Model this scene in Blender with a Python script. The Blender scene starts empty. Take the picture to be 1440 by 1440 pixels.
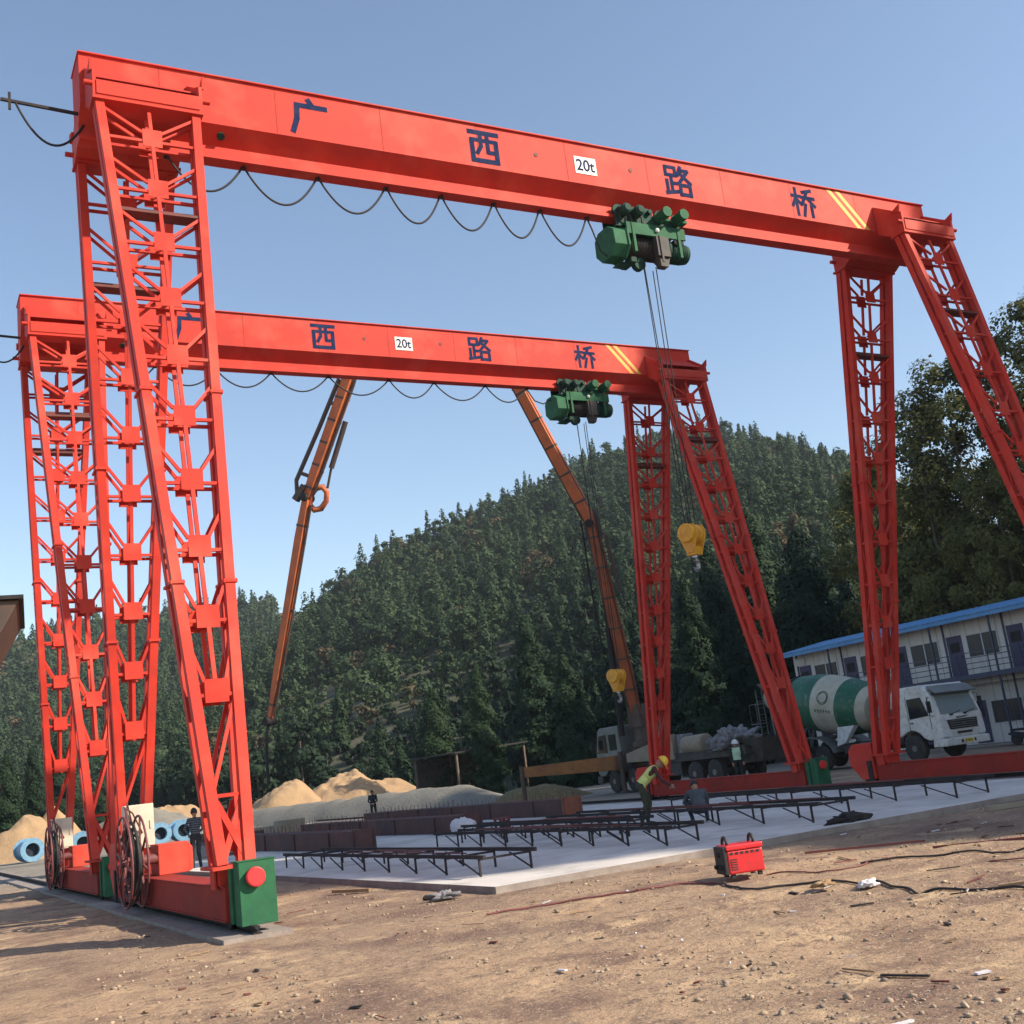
import bpy, bmesh, math, random
import numpy as np
from mathutils import Vector, Matrix, noise as mnoise

random.seed(7)
RNG = np.random.default_rng(11)
SC = bpy.context.scene
COL = SC.collection
R = math.radians

# ------------------------------------------------------------------ camera
cam_d = bpy.data.cameras.new('camera')
cam = bpy.data.objects.new('camera', cam_d)
COL.objects.link(cam)
cr = Vector((0.87713412, -0.46471696, -0.12113579))
cu = Vector((5.08670331e-04, -0.25133808, 0.967899225))
cf = Vector((0.48024523, 0.84903905, 0.22022082))
cam.matrix_world = Matrix(((cr.x, cu.x, -cf.x, -4.10916618),
                           (cr.y, cu.y, -cf.y, -19.80107751),
                           (cr.z, cu.z, -cf.z, 1.62165116),
                           (0, 0, 0, 1)))
cam_d.sensor_width = 36.0
cam_d.sensor_fit = 'HORIZONTAL'
cam_d.lens = 36.0 * 1601.8535 / 1440.0
cam_d.clip_start = 0.1
cam_d.clip_end = 5000
SC.camera = cam

# ------------------------------------------------------------------ sky + sun
SUN_EL, SUN_AZ = 33.0, 135.0            # azimuth clockwise from +Y
world = bpy.data.worlds.new('World')
SC.world = world
world.use_nodes = True
wn = world.node_tree
wn.nodes.clear()
sky = wn.nodes.new('ShaderNodeTexSky')
sky.sky_type = 'NISHITA'
sky.sun_disc = False
sky.sun_elevation = R(SUN_EL)
sky.sun_rotation = R(SUN_AZ)
sky.air_density = 1.0
sky.dust_density = 0.7
sky.ozone_density = 0.5
bg = wn.nodes.new('ShaderNodeBackground')
bg.inputs['Strength'].default_value = 0.118
wo = wn.nodes.new('ShaderNodeOutputWorld')
wn.links.new(sky.outputs[0], bg.inputs[0])
wn.links.new(bg.outputs[0], wo.inputs[0])

sun_d = bpy.data.lights.new('sun', 'SUN')
sun_d.energy = 4.6
sun_d.angle = R(0.5)
sun_d.color = (1.0, 0.87, 0.70)
sun = bpy.data.objects.new('sun', sun_d)
COL.objects.link(sun)
sv = Vector((math.sin(R(SUN_AZ)) * math.cos(R(SUN_EL)), math.cos(R(SUN_AZ)) * math.cos(R(SUN_EL)), math.sin(R(SUN_EL))))
sun.rotation_euler = sv.to_track_quat('Z', 'Y').to_euler()
sun.location = (60, -60, 60)
SC.view_settings.view_transform = 'Standard'
SC.view_settings.look = 'None'
SC.view_settings.exposure = 0.85
SC.view_settings.gamma = 1.0
SC.view_settings.use_curve_mapping = False
SC.render.engine = 'CYCLES'

# ------------------------------------------------------------------ materials
MATS = {}
def mat(name, c1, c2=None, rough=0.6, metal=0.0, scale=3.0, bump=0.0, bscale=None, thr=(0.35, 0.65), spec=0.5, c3=None, s3=40.0, grime=None, streak=False):
    """principled surface; c1/c2 mixed by a noise of its own wear, optional fine speckle c3, optional grime colour"""
    m = bpy.data.materials.new(name)
    m.use_nodes = True
    nt = m.node_tree
    b = nt.nodes['Principled BSDF']
    b.inputs['Roughness'].default_value = rough
    b.inputs['Metallic'].default_value = metal
    b.inputs['Specular IOR Level'].default_value = spec
    tc = nt.nodes.new('ShaderNodeTexCoord')
    src = tc.outputs['Object']
    def nz(s, det=6.0, vec=None):
        n = nt.nodes.new('ShaderNodeTexNoise')
        n.inputs['Scale'].default_value = s
        n.inputs['Detail'].default_value = det
        n.inputs['Roughness'].default_value = 0.62
        nt.links.new(vec or src, n.inputs['Vector'])
        return n
    def ramp(o, lo, hi):
        r = nt.nodes.new('ShaderNodeMapRange')
        r.inputs[1].default_value = lo
        r.inputs[2].default_value = hi
        nt.links.new(o, r.inputs[0])
        return r.outputs[0]
    def mix(f, a, bcol):
        x = nt.nodes.new('ShaderNodeMix')
        x.data_type = 'RGBA'
        nt.links.new(f, x.inputs[0])
        for i, v in ((6, a), (7, bcol)):
            if isinstance(v, tuple):
                x.inputs[i].default_value = (*v, 1)
            else:
                nt.links.new(v, x.inputs[i])
        return x.outputs[2]
    colr = c1
    if c2 is not None:
        colr = mix(ramp(nz(scale).outputs[0], *thr), c1, c2)
    if c3 is not None:
        colr = mix(ramp(nz(s3, 3).outputs[0], 0.5, 0.72), colr, c3)
    if grime is not None:
        vec = None
        if streak:
            mp = nt.nodes.new('ShaderNodeMapping')
            mp.inputs['Scale'].default_value = (1.0, 1.0, 0.12)
            nt.links.new(src, mp.inputs[0])
            vec = mp.outputs[0]
        colr = mix(ramp(nz(scale * 2.3, 8, vec).outputs[0], 0.56, 0.82), colr, grime)
    if isinstance(colr, tuple):
        b.inputs['Base Color'].default_value = (*colr, 1)
    else:
        nt.links.new(colr, b.inputs['Base Color'])
    if bump > 0:
        bn = nt.nodes.new('ShaderNodeBump')
        bn.inputs['Strength'].default_value = 1.0
        bn.inputs['Distance'].default_value = bump
        nt.links.new(nz(bscale or scale * 6, 8).outputs[0], bn.inputs['Height'])
        nt.links.new(bn.outputs[0], b.inputs['Normal'])
    MATS[name] = m
    return m

def foliage_mat(name, dark, light, autumn=None, trans=0.25):
    m = bpy.data.materials.new(name)
    m.use_nodes = True
    nt = m.node_tree
    b = nt.nodes['Principled BSDF']
    b.inputs['Roughness'].default_value = 0.75
    b.inputs['Specular IOR Level'].default_value = 0.2
    g = nt.nodes.new('ShaderNodeNewGeometry')
    cr_ = nt.nodes.new('ShaderNodeValToRGB')
    cr_.color_ramp.elements[0].color = (*dark, 1)
    cr_.color_ramp.elements[1].color = (*light, 1)
    if autumn:
        e = cr_.color_ramp.elements.new(0.86)
        e.color = (*light, 1)
        cr_.color_ramp.elements[-1].color = (*autumn, 1)
    at = nt.nodes.new('ShaderNodeAttribute')
    at.attribute_name = 'tone'
    oi = nt.nodes.new('ShaderNodeObjectInfo')
    # leaf tone = per leaf random + per tree random + baked tone attribute
    a1 = nt.nodes.new('ShaderNodeMath'); a1.operation = 'MULTIPLY_ADD'
    a1.inputs[1].default_value = 0.14
    nt.links.new(g.outputs['Random Per Island'], a1.inputs[0])
    a2 = nt.nodes.new('ShaderNodeMath'); a2.operation = 'MULTIPLY_ADD'
    a2.inputs[1].default_value = 0.30
    nt.links.new(oi.outputs['Random'], a2.inputs[0])
    nt.links.new(at.outputs['Fac'], a2.inputs[2])
    nt.links.new(a2.outputs[0], a1.inputs[2])
    nt.links.new(a1.outputs[0], cr_.inputs[0])
    nt.links.new(cr_.outputs[0], b.inputs['Base Color'])
    if trans > 0:
        t = nt.nodes.new('ShaderNodeBsdfTranslucent')
        nt.links.new(cr_.outputs[0], t.inputs[0])
        mx = nt.nodes.new('ShaderNodeMixShader')
        mx.inputs[0].default_value = trans
        nt.links.new(b.outputs[0], mx.inputs[1])
        nt.links.new(t.outputs[0], mx.inputs[2])
        nt.links.new(mx.outputs[0], nt.nodes['Material Output'].inputs[0])
    MATS[name] = m
    return m

RED = mat('crane_paint', (0.60, 0.040, 0.022), (0.46, 0.034, 0.022), rough=0.62, scale=1.2, grime=(0.40, 0.042, 0.026), streak=True, c3=(0.58, 0.082, 0.052), s3=0.8, bump=0.0015, bscale=9, spec=0.22)
REDD = mat('crane_paint_dusty_shaded', (0.34, 0.03, 0.02), (0.22, 0.028, 0.022), rough=0.75, scale=2.0, grime=(0.20, 0.09, 0.055), bump=0.002, spec=0.2)  # dusty red, darkened to put the end beams' shade into the colour
RUSTD = mat('primer_steel', (0.16, 0.035, 0.028), (0.10, 0.03, 0.026), rough=0.7, scale=3.0, bump=0.003)
BLUEP = mat('lettering_blue', (0.012, 0.024, 0.075), (0.03, 0.04, 0.09), rough=0.95, scale=4, spec=0.05)
YELP = mat('stripe_yellow', (0.75, 0.42, 0.03), (0.6, 0.33, 0.05), rough=0.6, scale=6)
WHITEP = mat('plate_white', (0.78, 0.74, 0.68), (0.7, 0.66, 0.6), rough=0.6, scale=5)
BLACK = mat('black_rubber', (0.012, 0.012, 0.014), (0.022, 0.02, 0.02), rough=0.7, scale=8)
STEELD = mat('dark_steel', (0.022, 0.023, 0.028), (0.045, 0.036, 0.032), rough=0.8, scale=6, bump=0.002, spec=0.2)
STEEL = mat('bare_steel', (0.42, 0.42, 0.44), (0.3, 0.29, 0.28), rough=0.35, metal=0.9, scale=6)
GREENH = mat('hoist_green', (0.028, 0.135, 0.064), (0.02, 0.095, 0.048), rough=0.7, scale=4, grime=(0.04, 0.055, 0.04), spec=0.2)
GREEND = mat('hoist_green_dark', (0.014, 0.062, 0.042), (0.014, 0.042, 0.034), rough=0.7, scale=5, spec=0.2)
YELH = mat('hook_yellow', (0.72, 0.36, 0.02), (0.55, 0.25, 0.02), rough=0.5, scale=6, grime=(0.12, 0.07, 0.03))
BEIGE = mat('panel_beige', (0.62, 0.56, 0.44), (0.52, 0.47, 0.37), rough=0.55, scale=4)
BUFR = mat('buffer_red', (0.75, 0.03, 0.04), (0.6, 0.03, 0.03), rough=0.5, scale=9)
MAROON = mat('cable_maroon', (0.20, 0.05, 0.05), (0.12, 0.04, 0.04), rough=0.6, scale=8)
ORANGE = mat('boom_orange', (0.58, 0.145, 0.045), (0.40, 0.11, 0.045), rough=0.6, scale=1.5, grime=(0.16, 0.09, 0.06), spec=0.3)
OUTR = mat('outrigger_ochre', (0.33, 0.15, 0.045), (0.22, 0.10, 0.045), rough=0.7, scale=2.0, grime=(0.10, 0.07, 0.05), spec=0.3)
BOOMO = mat('boom_orange_dark', (0.38, 0.095, 0.035), (0.20, 0.07, 0.035), rough=0.7, scale=1.2, grime=(0.08, 0.05, 0.035), spec=0.2)  # darker orange for the lowest boom arm
BOOMD = mat('boom_dark', (0.085, 0.045, 0.03), (0.05, 0.036, 0.03), rough=0.6, scale=3)
CABW = mat('cab_white', (0.70, 0.69, 0.67), (0.58, 0.56, 0.52), rough=0.4, scale=1.6, grime=(0.27, 0.235, 0.19), c3=(0.45, 0.42, 0.38), s3=5)
CABG = mat('cab_grey', (0.15, 0.165, 0.16), (0.10, 0.105, 0.10), rough=0.45, scale=2, grime=(0.2, 0.18, 0.15))
GLASSD = mat('dark_glass', (0.015, 0.018, 0.022), None, rough=0.08, spec=0.8)
WSCREEN = mat('windscreen_glass', (0.24, 0.28, 0.28), None, rough=0.05, spec=1.0)
DRUMG = mat('drum_green', (0.008, 0.115, 0.055), (0.015, 0.085, 0.05), rough=0.5, scale=2, grime=(0.25, 0.27, 0.2))
DRUMW = mat('drum_cream', (0.46, 0.44, 0.36), (0.36, 0.33, 0.25), rough=0.6, scale=2, grime=(0.30, 0.26, 0.2))
TYRE = mat('tyre', (0.02, 0.02, 0.021), (0.05, 0.045, 0.04), rough=0.85, scale=5)
RIM = mat('wheel_rim', (0.12, 0.12, 0.12), (0.2, 0.18, 0.15), rough=0.6, scale=8)
CHASS = mat('chassis_dark', (0.03, 0.03, 0.032), (0.07, 0.06, 0.05), rough=0.7, scale=3)
TAN = mat('dusty_tan', (0.30, 0.26, 0.19), (0.23, 0.19, 0.14), rough=0.8, scale=2)
PLATEY = mat('licence_yellow', (0.72, 0.55, 0.04), (0.66, 0.48, 0.04), rough=0.5, scale=6)
LAMPC = mat('lamp_clear', (0.62, 0.63, 0.62), None, rough=0.15)
LAMPR = mat('lamp_red', (0.4, 0.02, 0.03), None, rough=0.2)
PANELW = mat('sandwich_panel', (0.66, 0.63, 0.60), (0.57, 0.54, 0.51), rough=0.6, scale=0.8, grime=(0.38, 0.36, 0.36), streak=True)
ROOFB = mat('roof_blue', (0.085, 0.24, 0.47), (0.13, 0.29, 0.50), rough=0.6, scale=1.2, grime=(0.20, 0.29, 0.38), spec=0.25)
TRIMB = mat('trim_navy', (0.025, 0.03, 0.07), (0.04, 0.04, 0.08), rough=0.5, scale=3)
DOORP = mat('door_purple', (0.04, 0.028, 0.095), (0.032, 0.024, 0.08), rough=0.5, scale=3)
CURTAIN = mat('window_glass', (0.02, 0.022, 0.03), (0.045, 0.032, 0.036), rough=0.25, scale=1.3, spec=0.3)
ALU = mat('window_frame_white', (0.55, 0.55, 0.55), None, rough=0.5)
FORM = mat('formwork_steel', (0.075, 0.045, 0.048), (0.12, 0.062, 0.055), rough=0.8, scale=1.4, grime=(0.05, 0.038, 0.045), bump=0.003, spec=0.2)
FORMR = mat('formwork_rust', (0.26, 0.085, 0.045), (0.17, 0.06, 0.04), rough=0.8, scale=3, bump=0.004)
PIPEB = mat('pipe_blue', (0.12, 0.28, 0.44), (0.18, 0.33, 0.46), rough=0.5, scale=3)
PIPEI = mat('pipe_bore_shade', (0.02, 0.035, 0.06), (0.04, 0.05, 0.07), rough=0.8, scale=3)
SAND = mat('sand_heap', (0.38, 0.25, 0.13), (0.29, 0.19, 0.105), rough=0.95, scale=0.35, c3=(0.36, 0.24, 0.14), s3=6, bump=0.08, bscale=3)
GRAV = mat('gravel_grey', (0.150, 0.145, 0.120), (0.205, 0.19, 0.155), rough=0.95, scale=0.5, c3=(0.22, 0.21, 0.19), s3=9, bump=0.06, bscale=7)
SOILB = mat('mound_soil', (0.16, 0.11, 0.05), (0.10, 0.09, 0.04), rough=0.95, scale=1.2, c3=(0.24, 0.19, 0.09), s3=7, bump=0.08, bscale=5)
TRUNK = mat('bark', (0.09, 0.065, 0.05), (0.15, 0.115, 0.09), rough=0.95, scale=3, bump=0.02)
BAGW = mat('sack_white', (0.66, 0.63, 0.66), (0.55, 0.53, 0.55), rough=0.8, scale=5, bump=0.01)
SHEETG = mat('sheeting_grey', (0.27, 0.265, 0.28), (0.10, 0.10, 0.11), rough=0.7, scale=5, bump=0.02)
WOOD = mat('scrap_wood', (0.33, 0.22, 0.12), (0.22, 0.14, 0.08), rough=0.9, scale=6)
WELDR = mat('welder_red', (0.66, 0.022, 0.028), (0.55, 0.02, 0.025), rough=0.38, scale=4, grime=(0.3, 0.06, 0.05))
STONE = mat('loose_stone', (0.34, 0.25, 0.17), (0.19, 0.15, 0.12), rough=0.95, scale=0.9, thr=(0.42, 0.58), c3=(0.46, 0.37, 0.27), s3=5)
SKIN = mat('skin', (0.36, 0.19, 0.125), (0.31, 0.16, 0.10), rough=0.6, scale=9)
HAIRM = mat('hair_black', (0.012, 0.010, 0.010), None, rough=0.6)
FOL_H = foliage_mat('hill_foliage', (0.006, 0.020, 0.013), (0.050, 0.084, 0.036), (0.115, 0.09, 0.05), 0.2)
FOL_C = foliage_mat('conifer_foliage', (0.006, 0.020, 0.012), (0.048, 0.088, 0.030), None, 0.2)
FOL_B = foliage_mat('broadleaf_foliage', (0.05, 0.07, 0.025), (0.24, 0.225, 0.07), (0.45, 0.34, 0.10), 0.45)

def ground_material():
    m = bpy.data.materials.new('earth')
    m.use_nodes = True
    nt = m.node_tree
    b = nt.nodes['Principled BSDF']
    b.inputs['Roughness'].default_value = 0.95
    b.inputs['Specular IOR Level'].default_value = 0.15
    tc = nt.nodes.new('ShaderNodeTexCoord')
    o = tc.outputs['Object']
    def nz(s, d=8, rg=0.6):
        n = nt.nodes.new('ShaderNodeTexNoise')
        n.inputs['Scale'].default_value = s
        n.inputs['Detail'].default_value = d
        n.inputs['Roughness'].default_value = rg
        nt.links.new(o, n.inputs['Vector'])
        return n.outputs[0]
    def rng(v, lo, hi):
        r = nt.nodes.new('ShaderNodeMapRange')
        r.inputs[1].default_value = lo
        r.inputs[2].default_value = hi
        nt.links.new(v, r.inputs[0])
        return r.outputs[0]
    def mix(f, a, c):
        x = nt.nodes.new('ShaderNodeMix'); x.data_type = 'RGBA'
        nt.links.new(f, x.inputs[0])
        for i, v in ((6, a), (7, c)):
            if isinstance(v, tuple): x.inputs[i].default_value = (*v, 1)
            else: nt.links.new(v, x.inputs[i])
        return x.outputs[2]
    base = mix(rng(nz(0.12), 0.4, 0.62), (0.40, 0.275, 0.175), (0.275, 0.20, 0.14))
    base = mix(rng(nz(0.55), 0.48, 0.62), base, (0.19, 0.125, 0.095))
    base = mix(rng(nz(0.9, 5), 0.56, 0.68), base, (0.50, 0.36, 0.22))
    base = mix(rng(nz(3.2, 6, 0.7), 0.55, 0.68), base, (0.20, 0.135, 0.10))
    base = mix(rng(nz(9, 5, 0.7), 0.52, 0.68), base, (0.16, 0.115, 0.09))
    base = mix(rng(nz(22, 3, 0.7), 0.58, 0.7), base, (0.50, 0.40, 0.29))
    # grey rolled stone ground further from the camera (crusher-run yard)
    sx = nt.nodes.new('ShaderNodeSeparateXYZ')
    nt.links.new(o, sx.inputs[0])
    ad = nt.nodes.new('ShaderNodeMath'); ad.operation = 'MULTIPLY_ADD'
    ad.inputs[1].default_value = 14.0
    nt.links.new(nz(0.25, 4), ad.inputs[0])
    nt.links.new(sx.outputs[1], ad.inputs[2])
    far = rng(ad.outputs[0], 20, 34)
    grey = mix(rng(nz(0.8), 0.4, 0.6), (0.27, 0.235, 0.19), (0.21, 0.19, 0.165))
    base = mix(far, base, grey)
    nt.links.new(base, b.inputs['Base Color'])
    bn = nt.nodes.new('ShaderNodeBump')
    bn.inputs['Distance'].default_value = 0.05
    hs = nt.nodes.new('ShaderNodeMath'); hs.operation = 'MULTIPLY_ADD'
    hs.inputs[1].default_value = 0.35
    nt.links.new(nz(26, 4, 0.7), hs.inputs[0])
    nt.links.new(nz(4, 8, 0.65), hs.inputs[2])
    nt.links.new(hs.outputs[0], bn.inputs['Height'])
    nt.links.new(bn.outputs[0], b.inputs['Normal'])
    return m
EARTH = ground_material()
SLAB = mat('slab_concrete', (0.63, 0.60, 0.56), (0.49, 0.47, 0.44), rough=0.85, scale=0.5, c3=(0.40, 0.385, 0.36), s3=1.1, grime=(0.30, 0.28, 0.25), bump=0.004, bscale=12)
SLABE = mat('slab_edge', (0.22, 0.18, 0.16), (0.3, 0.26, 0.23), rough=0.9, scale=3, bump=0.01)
HILLM = mat('hill_soil', (0.035, 0.045, 0.022), (0.065, 0.065, 0.036), rough=0.95, scale=0.06, c3=(0.10, 0.095, 0.07), s3=0.5, bump=0.3, bscale=0.4)

# ------------------------------------------------------------------ mesh helpers
def frame_from(p0, p1, up=(0, 0, 1)):
    p0, p1 = Vector(p0), Vector(p1)
    z = (p1 - p0)
    L = z.length
    z = z / L
    u = Vector(up)
    x = u.cross(z)
    if x.length < 1e-4:
        x = Vector((1, 0, 0)).cross(z)
        if x.length < 1e-4:
            x = Vector((0, 1, 0)).cross(z)
    x.normalize()
    y = z.cross(x)
    return p0, L, x, y, z

class MB:
    """collects simple solids and links them as one mesh object"""
    def __init__(s):
        s.v = []; s.f = []; s.m = []; s.sm = []
    def add(s, vs, fs, mi=0, smooth=False):
        o = len(s.v)
        s.v.extend([tuple(q) for q in vs])
        for f in fs:
            s.f.append([i + o for i in f]); s.m.append(mi); s.sm.append(smooth)
    def box(s, x0, x1, y0, y1, z0, z1, mi=0):
        s.add([(x0, y0, z0), (x1, y0, z0), (x1, y1, z0), (x0, y1, z0), (x0, y0, z1), (x1, y0, z1), (x1, y1, z1), (x0, y1, z1)],
              [(0, 3, 2, 1), (4, 5, 6, 7), (0, 1, 5, 4), (1, 2, 6, 5), (2, 3, 7, 6), (3, 0, 4, 7)], mi)
        return s
    def bar(s, p0, p1, w, h=None, up=(0, 0, 1), mi=0):
        h = w if h is None else h
        o, L, x, y, z = frame_from(p0, p1, up)
        vs = []
        for k in (0, L):
            for a, b in ((-1, -1), (1, -1), (1, 1), (-1, 1)):
                vs.append(o + z * k + x * (a * w / 2) + y * (b * h / 2))
        s.add(vs, [(0, 3, 2, 1), (4, 5, 6, 7), (0, 1, 5, 4), (1, 2, 6, 5), (2, 3, 7, 6), (3, 0, 4, 7)], mi)
        return s
    def cyl(s, p0, p1, r0, r1=None, n=16, mi=0, cap=True):
        r1 = r0 if r1 is None else r1
        o, L, x, y, z = frame_from(p0, p1)
        vs = []
        for k, r in ((0, r0), (L, r1)):
            for i in range(n):
                a = 2 * math.pi * i / n
                vs.append(o + z * k + x * (r * math.cos(a)) + y * (r * math.sin(a)))
        fs = [(i, (i + 1) % n, n + (i + 1) % n, n + i) for i in range(n)]
        s.add(vs, fs, mi, True)
        if cap:
            s.add(vs[:n], [tuple(range(n))[::-1]], mi)
            s.add(vs[n:], [tuple(range(n))], mi)
        return s
    def lathe(s, p0, axis, prof, n=24, mi=0, mis=None):
        """prof: list of (along, radius)"""
        o, L, x, y, z = frame_from(p0, Vector(p0) + Vector(axis))
        rings = []
        for t, r in prof:
            rings.append([o + z * t + x * (r * math.cos(2 * math.pi * i / n)) + y * (r * math.sin(2 * math.pi * i / n)) for i in range(n)])
        for k in range(len(rings) - 1):
            vs = rings[k] + rings[k + 1]
            s.add(vs, [(i, (i + 1) % n, n + (i + 1) % n, n + i) for i in range(n)], mis[k] if mis else mi, True)
        if tuple(prof[0]) == tuple(prof[-1]): return s
        if prof[0][1] > 1e-4: s.add(rings[0], [tuple(range(n))[::-1]], mis[0] if mis else mi)
        if prof[-1][1] > 1e-4: s.add(rings[-1], [tuple(range(n))], mis[-1] if mis else mi)
        return s
    def tube(s, pts, r, n=8, mi=0):
        pts = [Vector(q) for q in pts]
        rs = r if isinstance(r, (list, tuple)) else [r] * len(pts)
        rings = []
        ref = Vector((0.13, 0.21, 0.97))
        for i, q in enumerate(pts):
            t = (pts[min(i + 1, len(pts) - 1)] - pts[max(i - 1, 0)]).normalized()
            x = ref.cross(t)
            if x.length < 0.05: x = Vector((1, 0, 0)).cross(t)
            x.normalize()
            y = t.cross(x)
            rings.append([q + x * (rs[i] * math.cos(2 * math.pi * k / n)) + y * (rs[i] * math.sin(2 * math.pi * k / n)) for k in range(n)])
        vs = [v for rg in rings for v in rg]
        fs = []
        for i in range(len(pts) - 1):
            for k in range(n):
                fs.append((i * n + k, i * n + (k + 1) % n, (i + 1) * n + (k + 1) % n, (i + 1) * n + k))
        s.add(vs, fs, mi, True)
        s.add(rings[0], [tuple(range(n))[::-1]], mi)
        s.add(rings[-1], [tuple(range(n))], mi)
        return s
    def prism(s, poly, axis, a, b, mi=0):
        """poly: 2-D outline; axis 'x': (y,z) outline run a..b along x; 'y': (x,z); 'z': (x,y)"""
        def P(q, t):
            return (t, q[0], q[1]) if axis == 'x' else ((q[0], t, q[1]) if axis == 'y' else (q[0], q[1], t))
        n = len(poly)
        vs = [P(q, a) for q in poly] + [P(q, b) for q in poly]
        fs = [(i, (i + 1) % n, n + (i + 1) % n, n + i) for i in range(n)] + [tuple(range(n))[::-1], tuple(range(n, 2 * n))]
        s.add(vs, fs, mi)
        return s
    def hexa(s, c, mi=0):
        """eight corners, bottom ring then top ring"""
        s.add(c, [(0, 3, 2, 1), (4, 5, 6, 7), (0, 1, 5, 4), (1, 2, 6, 5), (2, 3, 7, 6), (3, 0, 4, 7)], mi)
        return s
    def build(s, name, mats, parent=None, bevel=0.0, fixn=True):
        me = bpy.data.meshes.new(name)
        me.from_pydata(s.v, [], s.f)
        if not isinstance(mats, (list, tuple)): mats = [mats]
        for m in mats: me.materials.append(m)
        me.polygons.foreach_set('material_index', s.m)
        me.polygons.foreach_set('use_smooth', s.sm)
        if fixn:
            bm = bmesh.new(); bm.from_mesh(me)
            bmesh.ops.recalc_face_normals(bm, faces=bm.faces)
            bm.to_mesh(me); bm.free()
        me.update()
        o = bpy.data.objects.new(name, me)
        COL.objects.link(o)
        if parent: o.parent = parent
        if bevel > 0:
            md = o.modifiers.new('edge_bevel', 'BEVEL')
            md.width = bevel; md.segments = 2; md.limit_method = 'ANGLE'; md.angle_limit = R(40)
        return o

def tag(o, label=None, cat=None, group=None, kind=None):
    if label: o['label'] = label
    if cat: o['category'] = cat
    if group: o['group'] = group
    if kind: o['kind'] = kind
    return o

def thing(name, label, cat, loc=(0, 0, 0), rz=0.0, group=None):
    o = bpy.data.objects.new(name, None)
    COL.objects.link(o)
    o.empty_display_size = 0.3
    o.location = loc
    o.rotation_euler = (0, 0, rz)
    return tag(o, label, cat, group)

def copy_tree(o, parent=None):
    c = o.copy()
    COL.objects.link(c)
    if parent: c.parent = parent
    for ch in list(o.children):
        copy_tree(ch, c)
    return c

def sag(p0, p1, drop, n=14):
    p0, p1 = Vector(p0), Vector(p1)
    out = []
    for i in range(n + 1):
        t = i / n
        q = p0.lerp(p1, t)
        q.z -= drop * 4 * t * (1 - t)
        out.append(q)
    return out

def fbm(x, y, s=1.0, o=4):
    return mnoise.fractal(Vector((x * s, y * s, 3.7)), 1.0, 2.0, o)

# ================================================================== THE SETTING
CX, CY = -4.109, -19.801

def grid_mesh(name, X, Y, Z, material, kind='structure', smooth=True):
    """X, Y, Z: 2-D arrays"""
    n, m = X.shape
    co = np.stack([X, Y, Z], -1).reshape(-1, 3)
    i = np.arange(n * m).reshape(n, m)
    q = np.stack([i[:-1, :-1], i[:-1, 1:], i[1:, 1:], i[1:, :-1]], -1).reshape(-1, 4)
    me = bpy.data.meshes.new(name)
    me.vertices.add(len(co)); me.vertices.foreach_set('co', co.ravel())
    me.loops.add(q.size); me.loops.foreach_set('vertex_index', q.ravel().astype(np.int32))
    me.polygons.add(len(q)); me.polygons.foreach_set('loop_start', np.arange(0, q.size, 4, dtype=np.int32))
    me.polygons.foreach_set('use_smooth', np.ones(len(q), bool) if smooth else np.zeros(len(q), bool))
    me.materials.append(material)
    me.update(calc_edges=True); me.validate()
    bm = bmesh.new(); bm.from_mesh(me)
    if sum(f.normal.z for f in bm.faces) < 0:
        bmesh.ops.reverse_faces(bm, faces=bm.faces)
    bm.to_mesh(me); bm.free()
    o = bpy.data.objects.new(name, me)
    COL.objects.link(o)
    if kind: o['kind'] = kind
    return o

def rut(x, y):
    """tyre tracks pressed into the bare earth in front of the slab"""
    if y > -5.6 or x < 0.9: return 0.0
    h = 0.0
    for off, sl, w in ((-7.9, -0.17, .16), (-9.6, -0.17, .17), (-10.9, -0.33, .15), (-12.5, -0.33, .15)):
        yc = off + sl * (x - 5) + 0.25 * math.sin(x * 0.5 + off)
        t = (y - yc) / w
        if abs(t) < 4: h += -0.035 * math.exp(-t * t) + 0.018 * math.exp(-(abs(t) - 1.9) ** 2) + 0.006 * math.exp(-t * t) * math.sin(x * 38)
    return h
# ---- ground: one sheet, fine near the camera, reaching the horizon
rad = np.concatenate([[0.3], np.geomspace(1.2, 45, 260), np.geomspace(48, 3000, 50)])
azs = np.radians(np.concatenate([np.arange(-10, 75, 0.35), np.arange(75, 350.1, 5)]))
Rr, Aa = np.meshgrid(rad, azs, indexing='ij')
GX, GY = CX + Rr * np.sin(Aa), CY + Rr * np.cos(Aa)
GZ = np.zeros_like(GX)
for i in range(GX.shape[0]):
    if rad[i] < 60:
        amp = 1.0
        for j in range(GX.shape[1]):
            x, y = GX[i, j], GY[i, j]
            h = 0.035 * fbm(x, y, 0.55, 5) + 0.012 * fbm(x + 40, y, 3.0, 3) - 0.03
            if 1.5 < x < 22 and y > -4.9: h = min(h, -0.03)
            if abs(x) < 1.0 or abs(x - 20) < 1.0: h = min(h, -0.01)
            GZ[i, j] = h + rut(x, y)
GZ -= 0.01
ground = grid_mesh('ground', GX, GY, GZ, EARTH)

# ---- casting slab
mb = MB()
mb.add([(3.45, -4.62, 0.06), (18.6, -4.9, 0.06), (18.6, 19, 0.06), (2.9, 19, 0.06),
        (3.45, -4.62, -0.1), (18.6, -4.9, -0.1), (18.6, 19, -0.1), (2.9, 19, -0.1)],
       [(0, 1, 2, 3)], 0)
mb.add(mb.v[:8], [(0, 4, 5, 1), (1, 5, 6, 2), (2, 6, 7, 3), (3, 7, 4, 0)], 1)
slab = mb.build('concrete_slab', [SLAB, SLABE])
slab['kind'] = 'structure'

# ---- runway strips under the two rails
mb = MB()
for xr in (0.0, 20.0):
    mb.box(xr - 0.45, xr + 0.45, -4.75 if xr < 1 else -40, 70, -0.12, 0.012)
rw = mb.build('rail_foundation', SLABE); rw['kind'] = 'structure'

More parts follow.
